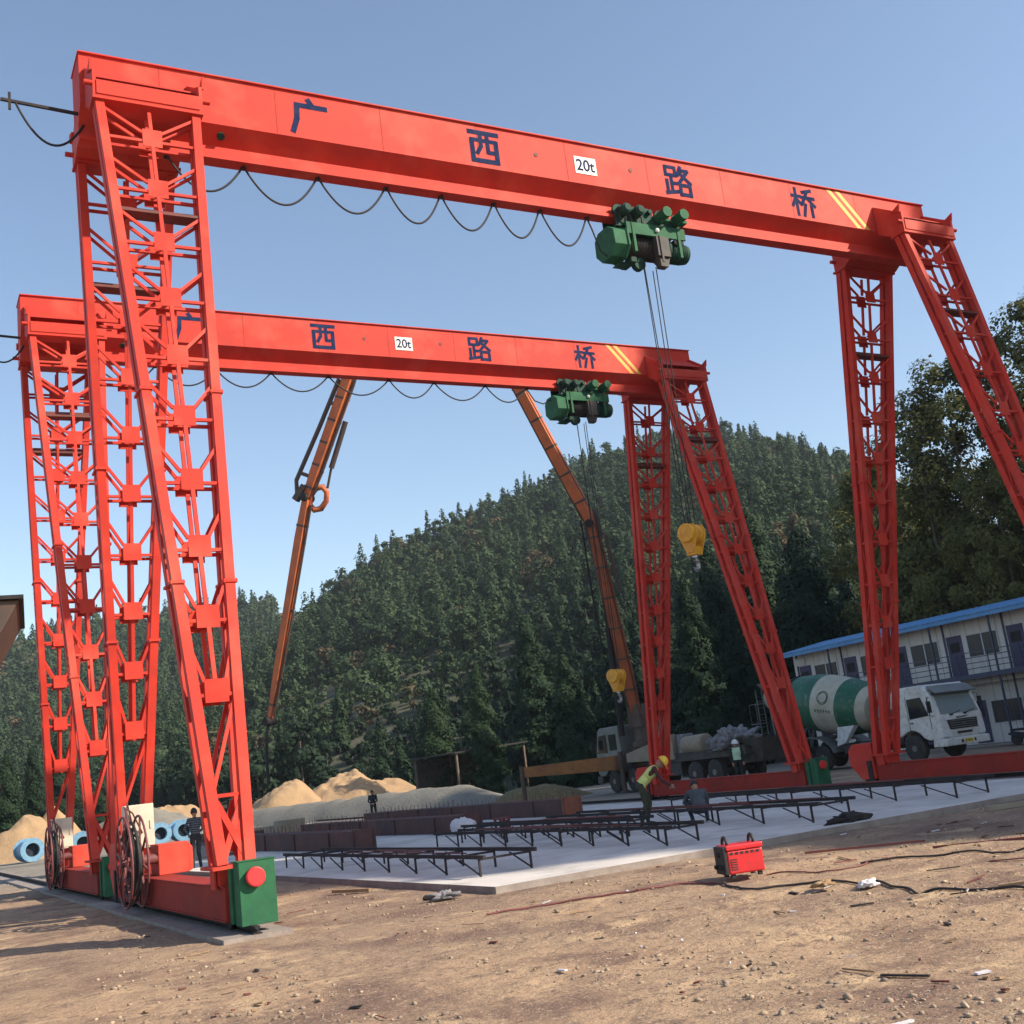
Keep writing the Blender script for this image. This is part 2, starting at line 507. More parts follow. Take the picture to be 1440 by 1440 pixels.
# ---- hills.  azimuth (deg from +Y) -> elevation of skyline
SKY_MAIN = [(4, 0.0), (8, 0.04), (14, 0.115), (17.6, 0.160), (18.7, 0.172), (20.2, 0.190), (21.7, 0.208), (25.1, 0.232), (28.95, 0.250), (32.8, 0.275), (36.5, 0.288),
            (38.8, 0.292), (40.6, 0.291), (42.3, 0.281), (44.6, 0.262), (46.5, 0.242), (48.6, 0.21), (51, 0.16), (55, 0.113), (60, 0.08), (70, 0.04)]
SKY_LEFT = [(-60, 0.06), (-20, 0.11), (0, 0.155), (2.8, 0.163), (4.5, 0.158), (6.4, 0.166), (8.6, 0.171), (11.7, 0.173), (15.2, 0.177), (17.6, 0.177), (22, 0.172), (28, 0.14), (36, 0.08), (45, 0.0)]
def interp(tab, a):
    t = np.array(tab)
    return np.interp(a, t[:, 0], t[:, 1])
def hill_height(az, d):
    """height of the wooded hills at azimuth az (deg), distance d from the yard's near corner"""
    db = np.interp(az, [-60, 5, 15, 28, 34, 46, 60], [130, 120, 112, 100, 88, 78, 90])
    out = []
    for tab, dr0, tree in ((SKY_MAIN, np.interp(az, [8, 18, 24, 38, 50, 60], [235, 245, 265, 300, 270, 240]), 7.0), (SKY_LEFT, 430.0, 7.0)):
        el = interp(tab, az)
        zr = np.maximum(dr0 * el - tree + 1.6, -3)
        b = db if tab is SKY_MAIN else db + 60
        t = (d - b) / (dr0 - b)
        g = np.where(t < 0, 0, np.where(t < 1, np.clip(t, 0, 1) ** 1.12, np.maximum(1 - 0.55 * (t - 1) ** 1.5, -1)))
        out.append(zr * g)
    return np.maximum(out[0], out[1])
def hill_z(x, y):
    az = math.degrees(math.atan2(x - CX, y - CY)); d = math.hypot(x - CX, y - CY)
    z = float(hill_height(np.array(az), np.array(d)))
    k = min(max((d - 110) / 60, 0), 1)
    return z + k * (2.6 * fbm(x, y, 0.022, 4))
ha = np.arange(-50, 72, 0.8)
hd = np.concatenate([np.arange(74, 320, 4.0), np.arange(322, 700, 14.0)])
HD, HA = np.meshgrid(hd, ha, indexing='ij')
HX, HY = CX + HD * np.sin(np.radians(HA)), CY + HD * np.cos(np.radians(HA))
HZ = np.array([[hill_z(HX[i, j], HY[i, j]) for j in range(HX.shape[1])] for i in range(HX.shape[0])]) - 0.3
hill = grid_mesh('hill', HX, HY, HZ, HILLM)

# ---- unseen ridge added off to the right, heights shaped to cast the yard's shade
def shade_ridge_z(x, y):
    u = x + y
    H = np.interp(u, [-16, -9, -5.5, 3.0, 4.8, 6, 9.5, 12, 18, 25, 33, 47, 60, 72, 95, 120], [0, 0, 26, 29, 35, 44, 41.5, 39.5, 39.5, 44, 49, 54, 48, 39, 36, 18])
    xc = np.interp(u, [-9, 5, 17, 33, 60, 100], [46, 48, 54, 61, 75, 95])
    s = x - xc
    w = 9.0 if s < 0 else 40.0
    return H * math.exp(-(s / w) ** 2) - 0.5
rx = np.arange(24, 160, 2.0); ru = np.arange(-20, 124, 1.0)
RX, RU = np.meshgrid(rx, ru, indexing='ij')
RY = RU - RX
RZ = np.array([[shade_ridge_z(RX[i, j], RY[i, j]) for j in range(RX.shape[1])] for i in range(RX.shape[0])])
ridge = grid_mesh('hill', RX, RY, RZ, HILLM)  # added sun blocker, separate from the hills behind the yard

# ------------------------------------------------------------------ foliage
def cards(centers, sizes, normals_jitter=1.0, droop=0.0, outward=None, rng=RNG, aspect=0.7):
    """leaf clumps: one small bent quad per centre"""
    n = len(centers)
    a = rng.normal(size=(n, 3)); a /= np.linalg.norm(a, axis=1, keepdims=True)
    b = rng.normal(size=(n, 3))
    if outward is not None:
        b = b * normals_jitter + outward * 1.0
    b[:, 2] += 0.25
    b /= np.linalg.norm(b, axis=1, keepdims=True)
    t1 = np.cross(b, a); t1 /= np.linalg.norm(t1, axis=1, keepdims=True) + 1e-9
    t2 = np.cross(b, t1)
    s = sizes[:, None]
    k = rng.uniform(0.55, 1.0, size=(n, 4, 1))
    v = np.stack([centers - t1 * s * k[:, 0], centers - t2 * s * aspect * k[:, 1], centers + t1 * s * k[:, 2], centers + t2 * s * aspect * k[:, 3]], 1)
    v[:, 1:4:2, 2] -= droop * sizes[:, None]
    return v

def conifer_cards(h, r, n, rng, size=0.45, base=0.06, wild=False, pw=0.72):
    t = base + (1 - base) * rng.beta(1.0, 1.45, n)
    lay = np.floor(t * (h / 0.9))
    ang = rng.uniform(0, 2 * np.pi, n)
    lobes = rng.uniform(0, 2 * np.pi, 3)
    lim = r * np.clip(1 - t, 0, 1) ** pw * (0.74 + 0.18 * np.sin(3 * ang + lobes[0] + lay * 1.7) + 0.16 * np.sin(5 * ang + lobes[1] + lay * 2.9))
    lim *= np.where(t < 0.16, 0.6 + 2.5 * t, 1) * (1 + 0.22 * np.sin(t * 17 + lobes[2]) * np.sin(2 * ang + lobes[0] + 4 * t))
    if wild: lim *= 0.75 + 0.5 * np.abs(np.sin(t * h * 1.1 + lobes[1] + 1.5 * np.sin(ang + lobes[2])))
    rr = lim * rng.uniform(0.25, 1.0, n) ** 0.55
    c = np.stack([rr * np.cos(ang), rr * np.sin(ang), t * h - 0.12 * rr], 1)
    out = np.stack([np.cos(ang), np.sin(ang), 0.35 * np.ones(n)], 1)
    return cards(c, size * rng.uniform(0.6, 1.25, n) * (1.12 - 0.5 * t), 0.30, 0.2, out, rng)

def round_cards(h, r, n, rng, size=0.4, clumps=26, z0=0.25, tall=1.0, cl=(0.22, 0.44)):
    cc = []
    for _ in range(clumps):
        a = rng.uniform(0, 2 * np.pi); t = rng.uniform(0, 1)
        prof = np.sin(np.pi * (0.12 + 0.83 * t)) ** 0.75
        q = r * prof * rng.uniform(0.35, 1.0)
        cc.append((q * np.cos(a), q * np.sin(a), h * (z0 + (1 - z0) * t * 0.95)))
    cc = np.array(cc)
    cr_ = r * rng.uniform(cl[0], cl[1], clumps)
    k = rng.integers(0, clumps, n)
    d = rng.normal(size=(n, 3)); d /= np.linalg.norm(d, axis=1, keepdims=True)
    rad_ = rng.uniform(0.3, 1.0, n) ** 0.5
    d2 = d.copy(); d2[:, 2] *= 0.8 * tall
    c = cc[k] + d2 * (cr_[k] * rad_)[:, None]
    ctr = c - np.array([0, 0, h * (z0 + 1) / 2]); ctr[:, 2] *= 1.2 * r / (h * 0.5)
    ctr /= np.linalg.norm(ctr, axis=1, keepdims=True) + 1e-6
    return cards(c, size * rng.uniform(0.6, 1.25, n), 0.34, 0.12, 0.6 * d + 0.6 * ctr, rng)

def cards_to_mesh(name, V, material, tone=None):
    """V: (n,4,3)"""
    n = len(V)
    me = bpy.data.meshes.new(name)
    me.vertices.add(n * 4); me.vertices.foreach_set('co', V.reshape(-1).astype(np.float32))
    me.loops.add(n * 4); me.loops.foreach_set('vertex_index', np.arange(n * 4, dtype=np.int32))
    me.polygons.add(n); me.polygons.foreach_set('loop_start', np.arange(0, n * 4, 4, dtype=np.int32))
    me.materials.append(material)
    me.update(calc_edges=True)
    at = me.attributes.new('tone', 'FLOAT', 'POINT')
    tv = np.zeros(n * 4, np.float32) if tone is None else np.repeat(tone.astype(np.float32), 4)
    at.data.foreach_set('value', tv)
    return me

def add_trunk(bm_mb, h, r0, lean=(0, 0), limbs=0, rng=None, spread=1.0, start=0.3):
    pts = [Vector((lean[0] * t * t * h, lean[1] * t * t * h, t * h)) for t in np.linspace(0, 1, 8)]
    bm_mb.tube(pts, [r0 * (1 - 0.9 * t) + 0.01 for t in np.linspace(0, 1, 8)], 7)
    for _ in range(limbs):
        t = rng.uniform(start, 0.9)
        p = Vector((lean[0] * t * t * h, lean[1] * t * t * h, t * h))
        a = rng.uniform(0, 2 * np.pi)
        ln = spread * (1.1 - t) * rng.uniform(0.6, 1.1)
        q = p + Vector((math.cos(a) * ln, math.sin(a) * ln, ln * rng.uniform(0.5, 1.2)))
        m_ = p.lerp(q, 0.5) + Vector((0, 0, -0.08 * ln))
        rr = r0 * (1 - 0.85 * t) * 0.5
        bm_mb.tube([p, m_, q], [rr, rr * 0.7, rr * 0.25], 5)

# variants for the individually standing hillside trees (one mesh each: crown cards + trunk, copies share it)
def small_tree_mesh(name, V, h, fol):
    me = cards_to_mesh(name, V, fol)
    bm = bmesh.new(); bm.from_mesh(me)
    mb = MB(); mb.tube([(0, 0, -0.8), (0, 0, h * 0.5), (0.05, 0, h * 0.85)], [0.14, 0.09, 0.03], 6)
    nv = [bm.verts.new(v) for v in mb.v]
    for f in mb.f:
        fc = bm.faces.new([nv[i] for i in f]); fc.material_index = 1
    bm.to_mesh(me); bm.free()
    me.materials.append(TRUNK)
    return me
VAR_C = [small_tree_mesh('conifer_tree', conifer_cards(h, r, 1300, np.random.default_rng(20 + i), 0.34), h, FOL_C)
         for i, (h, r) in enumerate([(8.5, 1.7), (10, 1.9), (7.2, 1.6), (9.2, 2.2), (6.2, 1.5)])]
VAR_B = [small_tree_mesh('hillside_tree', round_cards(h, r, 1200, np.random.default_rng(40 + i), 0.33), h, FOL_H)
         for i, (h, r) in enumerate([(5.6, 2.3), (4.4, 2.0), (6.8, 2.4)])]
VAR_S = [small_tree_mesh('bush', round_cards(h, r, 700, np.random.default_rng(60 + i), 0.25, 14, 0.05), h * 0.6, FOL_H)
         for i, (h, r) in enumerate([(2.2, 1.5), (1.6, 1.3), (2.8, 1.6)])]

pts = []
tries = 0
rg = np.random.default_rng(5)
cell = {}
def far_enough(x, y, s):
    k = (int(x // 4), int(y // 4))
    for a in (-1, 0, 1):
        for b in (-1, 0, 1):
            for (px_, py_) in cell.get((k[0] + a, k[1] + b), ()):
                if (px_ - x) ** 2 + (py_ - y) ** 2 < s * s: return False
    cell.setdefault(k, []).append((x, y))
    return True
while tries < 60000:
    tries += 1
    az = rg.uniform(-4, 60)
    dmax = 330 if az > 17 else 450
    d = math.sqrt(rg.uniform(84 ** 2, dmax ** 2))
    x, y = CX + d * math.sin(R(az)), CY + d * math.cos(R(az))
    hz = hill_z(x, y)
    if hz < 0.7: continue
    if not far_enough(x, y, 2.5 + d * 0.0042): continue
    # a scrubby clearing low on the slope
    clr = (d < 180 and 14.5 < az < 30.5 and fbm(x, y, 0.05, 3) > -0.3)
    pts.append((d, az, x, y, hz, clr))
pts.sort()
print('hill trees', len(pts))

NEAR_N = 285
cnt = {'c': 0, 'b': 0, 's': 0}
LBL = {'c': ('conifer_tree', 'dark green conifer standing on the lower wooded hillside behind the yard', 'tree', 'conifers on the lower hillside'),
       'b': ('hillside_tree', 'small round bushy tree on the lower wooded hillside behind the yard', 'tree', 'bushy trees on the lower hillside'),
       's': ('bush', 'low scrubby bush in the hillside clearing above the grey gravel bank', 'bush', 'bushes in the hillside clearing')}
far_cards = []; far_tone = []
for i, (d, az, x, y, hz, clr) in enumerate(pts):
    k = 's' if clr and rg.random() < 0.8 else ('c' if rg.random() < (0.62 if fbm(x + 300, y, 0.018, 2) > -0.1 else 0.25) else 'b')
    if i < NEAR_N:
        vs = {'c': VAR_C, 'b': VAR_B, 's': VAR_S}[k]
        o = bpy.data.objects.new(LBL[k][0], vs[rg.integers(len(vs))])
        COL.objects.link(o)
        o.location = (x, y, hz - 0.35)
        s = rg.uniform(0.8, 1.2)
        o.scale = (s, s, s * rg.uniform(0.9, 1.12))
        o.rotation_euler = (rg.uniform(-0.05, 0.05), rg.uniform(-0.05, 0.05), rg.uniform(0, 6.28))
        tag(o, LBL[k][1], LBL[k][2], LBL[k][3])
    else:
        n = int(np.interp(d, [120, 200, 330, 460], [700, 520, 330, 200]))
        sz = float(np.interp(d, [120, 200, 330, 460], [0.36, 0.44, 0.62, 0.85]))
        if k == 'c': V = conifer_cards(rg.choice([rg.uniform(4.5, 7), rg.uniform(6.5, 9), rg.uniform(8, 12)]), rg.uniform(1.5, 2.8), n, rg, sz, 0.06, rg.random() < 0.5, rg.uniform(0.42, 0.7))
        elif k == 'b': V = round_cards(rg.uniform(3.8, 7.5), rg.uniform(2.0, 3.6), n, rg, sz, 14, 0.12)
        else: V = round_cards(rg.uniform(1.8, 3.0), rg.uniform(1.3, 1.9), n // 2, rg, sz * 0.8, 8, 0.05)
        V = V + np.array([x, y, hz - 0.3])
        far_cards.append(V)
        tn = 0.02 + 0.36 * rg.random() + 0.22 * fbm(x, y, 0.03, 3) + (0.12 if k == 'b' else 0.34 if k == 's' else 0) + (0.4 if rg.random() < 0.05 and k != 'c' else 0)
        far_tone.append(np.full(len(V), max(tn, 0)))
# trees on the added right-hand ridge, making its shadow edge ragged
for _ in range(620):
    u = rg.uniform(-9, 115); x = np.interp(u, [-9, 5, 17, 33, 60, 100], [46, 48, 54, 61, 75, 95]) + rg.normal() * 7 - 1.0
    y = u - x
    z = shade_ridge_z(x, y)
    V = round_cards(rg.uniform(4, 6.5), rg.uniform(2.2, 3.0), 90, rg, 1.0, 9, 0.1) + np.array([x, y, z - 0.4])
    far_cards.append(V); far_tone.append(np.full(len(V), 0.2 * rg.random()))
fm = cards_to_mesh('forest', np.concatenate(far_cards), FOL_H, np.concatenate(far_tone))
forest = bpy.data.objects.new('forest', fm)
COL.objects.link(forest)
tag(forest, 'dense mixed woodland covering the hills behind the yard', 'forest', None, 'stuff')

# ------------------------------------------------------------------ big trees at the right and dark conifers behind the trucks
def poplar(variant_seed, h, r, n, size, lean):
    rng = np.random.default_rng(variant_seed)
    root = thing('broadleaf_tree', None, None)
    mb = MB(); add_trunk(mb, h * 0.88, 0.26, lean, 26, rng, 3.2, 0.22)
    mb.build('trunk', TRUNK, root)
    V = round_cards(h, r, n, rng, size, 110, 0.14, 1.25, (0.12, 0.27))
    V[:, :, 0] += lean[0] * (V[:, :, 2] / h) ** 2 * h; V[:, :, 1] += lean[1] * (V[:, :, 2] / h) ** 2 * h
    o = bpy.data.objects.new('crown', cards_to_mesh('crown', V, FOL_B, np.clip(0.12 + 0.25 * rng.random(len(V)) * (rng.random(len(V)) > 0.5), 0, 1)))
    COL.objects.link(o); o.parent = root
    return root
def big_conifer(seed, h, r, n, size):
    rng = np.random.default_rng(seed)
    root = thing('conifer_tree', None, None)
    mb = MB(); add_trunk(mb, h * 0.95, 0.22, (0, 0), 0, rng)
    mb.build('trunk', TRUNK, root)
    o = bpy.data.objects.new('crown', cards_to_mesh('crown', conifer_cards(h, r, n, rng, size, 0.02, True, 0.5), FOL_C, 0.25 * rng.random(n) * (rng.random(n) > 0.6)))
    COL.objects.link(o); o.parent = root
    return root
POP = [poplar(101, 22, 4.6, 24000, 0.17, (0.01, 0.0)), poplar(102, 25, 4.4, 26000, 0.17, (-0.015, 0.01)), poplar(103, 20, 4.2, 22000, 0.165, (0.02, 0.02))]
pop_spots = [ # variant, x, y, scale, rz, label
    (0, 54.5, 29.8, 1.05, 0.4, 'tall leafy tree rising just right of the rear red leg, behind the blue roof'),
    (1, 56.1, 28.3, 1.01, 2.0, 'tall yellowing tree with the fullest crown behind the middle of the blue roof'),
    (2, 57.0, 36.0, 1.02, 1.2, 'dark leafy tree at the far end of the blue roof'),
    (1, 60.8, 24.7, 1.155, 3.4, 'tallest tree with an airy crown at the right edge above the blue roof'),
    (0, 62.0, 16.5, 1.16, 4.4, 'broad leafy tree behind the near end of the blue roof'),
    (2, 66.0, 31.0, 1.12, 5.1, 'leafy tree in the second row behind the yellowing tree'),
    (0, 53.5, 24.0, 0.72, 2.8, 'shorter bushy tree close against the back of the white site building'),
    (2, 54.5, 17.5, 0.75, 0.9, 'short dense tree under the tallest crown behind the site building'),
    (1, 68.0, 40.0, 0.9, 0.2, 'slender tree standing back between the rear red leg and the hill'),
]
used = set()
for v, x, y, s, rz, lb in pop_spots:
    o = POP[v] if v not in used else copy_tree(POP[v])
    used.add(v)
    o.location = (x, y, -0.1); o.scale = (s, s, s); o.rotation_euler = (0, 0, rz)
    tag(o, lb, 'tree', 'tall broadleaf trees behind the site building')
CON = [big_conifer(111, 14, 3.4, 15000, 0.22), big_conifer(112, 16, 3.0, 15000, 0.22), big_conifer(113, 11, 3.0, 12000, 0.21)]
con_spots = [
    (0, 51.6, 39.1, 1.13, 0.0, 'large dark conifer left of the blue roof, right of the leaning far leg'),
    (1, 46.1, 42.4, 0.97, 1.0, 'dark narrow conifer behind the yellow hook block'),
    (2, 38.0, 50.0, 0.85, 2.0, 'dark conifer rising behind the concrete pump truck cab'),
    (0, 55.1, 47.8, 1.4, 3.0, 'tall dark conifer behind the far end of the site building'),
    (1, 34.0, 56.0, 0.62, 4.0, 'dark conifer left of the pump boom base'),
    (1, 40.1, 37.6, 0.78, 1.5, 'dark conifer rising behind the deck of the pump truck'),
    (2, 33.0, 62.0, 0.8, 0.6, 'dark conifer in the second row behind the pump truck'),
    (0, 41.5, 61.0, 1.0, 2.6, 'tall dark conifer between the two far red legs'),
    (2, 2.7, 63.3, 0.62, 0.8, 'pointed conifer at the left edge above the blue pipes'),
    (1, 4.5, 65.7, 0.46, 2.2, 'pointed conifer second from the left edge above the sand heap'),
    (2, -0.6, 66.0, 0.72, 4.6, 'conifer cut by the left edge of the photo'),
    (1, 7.2, 74.0, 0.55, 5.3, 'small conifer seen between the two left leg pairs'),
    (2, 11.0, 79.0, 0.5, 1.9, 'conifer seen through the front left red leg'),
    (2, 46.5, 55.5, 1.05, 5.6, 'dark conifer behind the leaning far leg'),
    (0, 54.5, 44.0, 1.0, 0.9, 'tall dark conifer between the hill and the tall leafy trees'),
]
used = set()
for v, x, y, s, rz, lb in con_spots:
    o = CON[v] if v not in used else copy_tree(CON[v])
    used.add(v)
    o.location = (x, y, -0.1); o.scale = (s, s, s); o.rotation_euler = (0, 0, rz)
    tag(o, lb, 'tree', 'conifers at the edge of the yard')

# ------------------------------------------------------------------ sand heaps, gravel bank
def heap(name, label, cat, cx, cy, rx_, ry_, h, material, seed, rz=0, peak=1.0, n=40):
    u = np.linspace(0, 1, n); a = np.linspace(0, 2 * np.pi, 61)
    U, A = np.meshgrid(u, a, indexing='ij')
    X = rx_ * U * np.cos(A); Y = ry_ * U * np.sin(A)
    Z = np.zeros_like(X)
    for i in range(n):
        for j in range(61):
            jj = j % 60
            x_, y_ = X[i, jj], Y[i, jj]
            k = 1 + 0.35 * fbm(x_ + seed * 13, y_, 0.35, 4)
            Z[i, j] = h * max(1 - U[i, j] ** peak, 0) * k + 0.06 * fbm(x_ + seed, y_ + 5, 1.6, 4) * (1 - U[i, j])
    o = grid_mesh(name, X, Y, Z - 0.08, material, None)
    o.location = (cx, cy, 0); o.rotation_euler = (0, 0, rz)
    return tag(o, label, cat)
heap('sand_heap', 'largest tan sand heap behind the grey gravel bank', 'sand heap', 30.9, 75.6, 8.2, 6, 3.3, SAND, 1, 0.3, 1.6)
heap('sand_heap', 'bright orange sand heap with twin peaks right of the front left leg', 'sand heap', 24.8, 75.2, 5.2, 5, 3.0, SAND, 2, 1.0, 1.3)
heap('sand_heap', 'low sand heap spreading behind the man in the striped shirt', 'sand heap', 16.5, 82.0, 5.5, 6, 2.6, SAND, 3, 0.5, 1.2)
heap('sand_heap', 'sand heap at the left edge behind the blue pipe', 'sand heap', 3.2, 58.2, 4.4, 4, 2.3, SAND, 4, 0.2, 1.1)
heap('sand_heap', 'small sand mound just left of the far crane legs', 'sand heap', 5.5, 63.0, 2.6, 3, 2.9, SAND, 5, 0.9, 1.1)
heap('gravel_heap', 'grey gravel heap seen between the two left legs', 'gravel heap', 11.5, 66.0, 5.5, 4.5, 2.7, GRAV, 6, 0.0, 1.25)
heap('earth_mound', 'brown earth mound with dry grass behind the orange outrigger', 'earth mound', 25.4, 33.2, 3.4, 2.4, 0.9, SOILB, 9, 0.2, 1.6)
# long grey gravel bank
bx = np.linspace(0, 1, 90); bw = np.linspace(-1, 1, 23)
BX, BW = np.meshgrid(bx, bw, indexing='ij')
P0, P1 = np.array([26.4, 39.0]), np.array([17.0, 72.0])
dv = P1 - P0; nv_ = np.array([dv[1], -dv[0]]) / np.linalg.norm(dv)
XX = P0[0] + dv[0] * BX + nv_[0] * BW * 2.6; YY = P0[1] + dv[1] * BX + nv_[1] * BW * 2.6
ZZ = np.array([[1.3 * (1 - abs(BW[i, j]) ** 1.8) * (1 + 0.12 * fbm(XX[i, j], YY[i, j], 0.5, 4)) * min(1, 8 * min(BX[i, j] + 0.02, 1.02 - BX[i, j])) for j in range(BX.shape[1])] for i in range(BX.shape[0])])
gb = grid_mesh('gravel_bank', XX, YY, ZZ - 0.1, GRAV, None)
tag(gb, 'long straight grey gravel bank running behind the casting beds', 'gravel bank')

# ================================================================== GANTRY CRANES
DY, DX = 10.8213, -0.0094
SPAN = 19.983
ZT = 13.25          # height of the uppermost gusset plate

def leg_front_y(z, front):
    t = (ZT - z) / 10
    return -(1.362 + 2.046 * t) if front else 1.077 + 1.898 * t
def leg_w(z): return 0.44 + 0.1 * z
def leg_d(z): return 0.36 + 0.012 * (ZT - z)

def make_leg(parent, xs, front):
    """lattice leg: four corner posts, and on every face plates, cross bars and raking bars"""
    def P(z, a, b):       # a -1..1 across (x), b 0 near face, 1 far face
        return Vector((xs + a * leg_w(z) / 2, leg_front_y(z, front) + b * leg_d(z), z))
    zt, zb = 13.95, 0.86
    mb = MB()
    for a in (-1, 1):
        for b in (0, 1):
            i = 0.075
            p0 = P(zb, a, b) + Vector((-a * i, (i if b == 0 else -i), 0)); p1 = P(zt, a, b) + Vector((-a * i, (i if b == 0 else -i), 0))
            mb.bar(p0, p1, 0.15, 0.15, up=(0, 1, 0))
    for z in (8.15, 4.9):
        for a in (-1, 1):
            for b in (0, 1):
                c = P(z, a, b) + Vector((-a * .075, (.075 if b == 0 else -.075), 0))
                mb.box(c.x - .105, c.x + .105, c.y - .105, c.y + .105, z - .02, z + .02)
                for q in (-.09, .09):
                    mb.cyl((c.x + q, c.y - .09, z - .035), (c.x + q, c.y - .09, z + .035), .013, n=6)
    pz = [ZT - 10 * k / 9 for k in range(10)]
    pitch = 10 / 9
    for b in (0, 1):
        yo = 0.05 if b == 0 else -0.05
        off = Vector((0, yo, 0))
        for k, z in enumerate(pz):
            c = P(z, 0, b)
            # gusset plate
            zb_ = z
            hw = 0.17
            y = c.y + (-0.012 if b == 0 else 0.012) + yo - (0.035 if b == 0 else -0.035)
            mb.box(xs - hw, xs + hw, y - 0.008, y + 0.008, z - 0.17, z + 0.165)
            # cross bar
            zc = z - 0.06
            mb.bar(P(zc, -1, b) + Vector((0.14, yo, 0)), P(zc, 1, b) + Vector((-0.14, yo, 0)), 0.058, 0.05)
            # centre upright to the plate above
            ztop = (pz[k - 1] - 0.16) if k > 0 else zt - 0.1
            mb.bar(P(z + 0.155, 0, b) + off, P(ztop, 0, b) + off, 0.062, 0.05, up=(0, 1, 0))
            # raking bars from posts down to the plate
            zs = z + pitch * 0.52
            for a in (-1, 1):
                q0 = P(zs, a, b) + Vector((-a * 0.13, yo, 0)); q1 = P(z + 0.13, 0, b) + Vector((a * 0.15, yo, 0))
                mb.bar(q0, q1, 0.052, 0.042, up=(0, 1, 0))
        # foot panel
        z0 = pz[-1] - 0.12; z1 = 1.78
        mb.bar(P(z1, -1, b) + Vector((0.14, yo, 0)), P(z1, 1, b) + Vector((-0.14, yo, 0)), 0.058, 0.05)
        mb.bar(P(z0, 1, b) + Vector((-0.13, yo, 0)), P(z1 + 0.1, -1, b) + Vector((0.13, yo, 0)), 0.052, 0.042, up=(0, 1, 0))
        mb.bar(P(1.7, -1, b) + Vector((0.13, yo, 0)), P(0.95, 1, b) + Vector((-0.12, yo, 0)), 0.085, 0.03, up=(0, 1, 0))
        mb.bar(P(1.7, 1, b) + Vector((-0.13, yo + 0.012, 0)), P(0.95, -1, b) + Vector((0.12, yo + 0.012, 0)), 0.085, 0.03, up=(0, 1, 0))
    # side faces: cross bars + zig-zag
    for a in (-1, 1):
        for k, z in enumerate(pz):
            xo = Vector((-a * 0.06, 0, 0))
            mb.bar(P(z - 0.06, a, 0) + xo + Vector((0, .14, 0)), P(z - 0.06, a, 1) + xo - Vector((0, .14, 0)), 0.05, 0.06)
            ztop = (pz[k - 1] - 0.06) if k else zt - 0.2
            e0, e1 = (0, 1) if k % 2 else (1, 0)
            mb.bar(P(z - 0.0, a, e0) + xo + Vector((0, .12 * (1 - 2 * e0), 0)), P(ztop - 0.06, a, e1) + xo + Vector((0, .12 * (1 - 2 * e1), 0)), 0.04, 0.04, up=(1, 0, 0))
    leg = mb.build('leg', RED, parent)
    # head flange and foot flange
    c = P(zt, 0, 0.5)
    MB().box(xs - leg_w(zt) / 2 - 0.05, xs + leg_w(zt) / 2 + 0.05, c.y - leg_d(zt) / 2 - 0.06, c.y + leg_d(zt) / 2 + 0.06, zt, zt + 0.05).build('flange_plate', RED, leg)
    c = P(zb, 0, 0.5)
    MB().box(xs - leg_w(zb) / 2 - 0.09, xs + leg_w(zb) / 2 + 0.09, c.y - leg_d(zb) / 2 - 0.1, c.y + leg_d(zb) / 2 + 0.1, zb - 0.045, zb).build('flange_plate', RED, leg)
    # pair of stiffening diaphragms near the head
    mb = MB()
    for zd in (11.62,):
        a0, a1, b0, b1 = P(zd, -0.93, 0.08), P(zd, 0.93, 0.08), P(zd, 0.93, 0.92), P(zd, -0.93, 0.92)
        up = Vector((0, 0, 0.05))
        mb.hexa([a0, a1, b0, b1, a0 + up, a1 + up, b0 + up, b1 + up])
        b0_, b1_ = P(zd, -0.93, 0.9), P(zd, 0.93, 0.9)
        mb.hexa([b0_ - Vector((0, 0.02, 0)), b1_ - Vector((0, 0.02, 0)), b1_, b0_, b0_ + Vector((0, -0.02, 0.22)), b1_ + Vector((0, -0.02, 0.22)), b1_ + Vector((0, 0, 0.22)), b0_ + Vector((0, 0, 0.22))])
    mb.build('diaphragm', RUSTD, leg)
    return leg

def text_mesh(body, name, material, parent, cx, z, size, y, bold=0.0, xscale=1.0):
    """lettering facing -Y, centred on (cx, z)"""
    cu_ = bpy.data.curves.new(name, 'FONT')
    cu_.body = body
    cu_.size = size
    cu_.align_x = 'CENTER'; cu_.align_y = 'CENTER'
    cu_.extrude = 0.002
    cu_.offset = bold
    to = bpy.data.objects.new(name, cu_)
    COL.objects.link(to)
    bpy.context.view_layer.update()
    dg = bpy.context.evaluated_depsgraph_get()
    me = bpy.data.meshes.new_from_object(to.evaluated_get(dg))
    bpy.data.objects.remove(to)
    xs = [v.co.x for v in me.vertices]; ys = [v.co.y for v in me.vertices]
    mx, my = (min(xs) + max(xs)) / 2, (min(ys) + max(ys)) / 2
    for v in me.vertices:
        x_, y_, z_ = v.co
        v.co = ((x_ - mx) * xscale + cx, y - z_, (y_ - my) + z)
    me.materials.clear(); me.materials.append(material)
    me.name = name
    o = bpy.data.objects.new(name, me)
    COL.objects.link(o); o.parent = parent
    return o

def strokes(name, material, parent, cx, cz, size, y, segs):
    """brush-like sign lettering from straight strokes; segs in a 0..1 square, (x0,z0,x1,z1,w)"""
    mb = MB()
    for i, (x0, z0, x1, z1, w) in enumerate(segs):
        a = Vector((cx + (x0 - 0.5) * size, y - 0.0004 * i, cz + (z0 - 0.5) * size)); b = Vector((cx + (x1 - 0.5) * size, y - 0.0004 * i, cz + (z1 - 0.5) * size))
        d = (b - a).normalized() * (w * size * 0.3)
        mb.bar(a - d, b + d, w * size, 0.004, up=(0, 1, 0))
    return mb.build(name, material, parent)

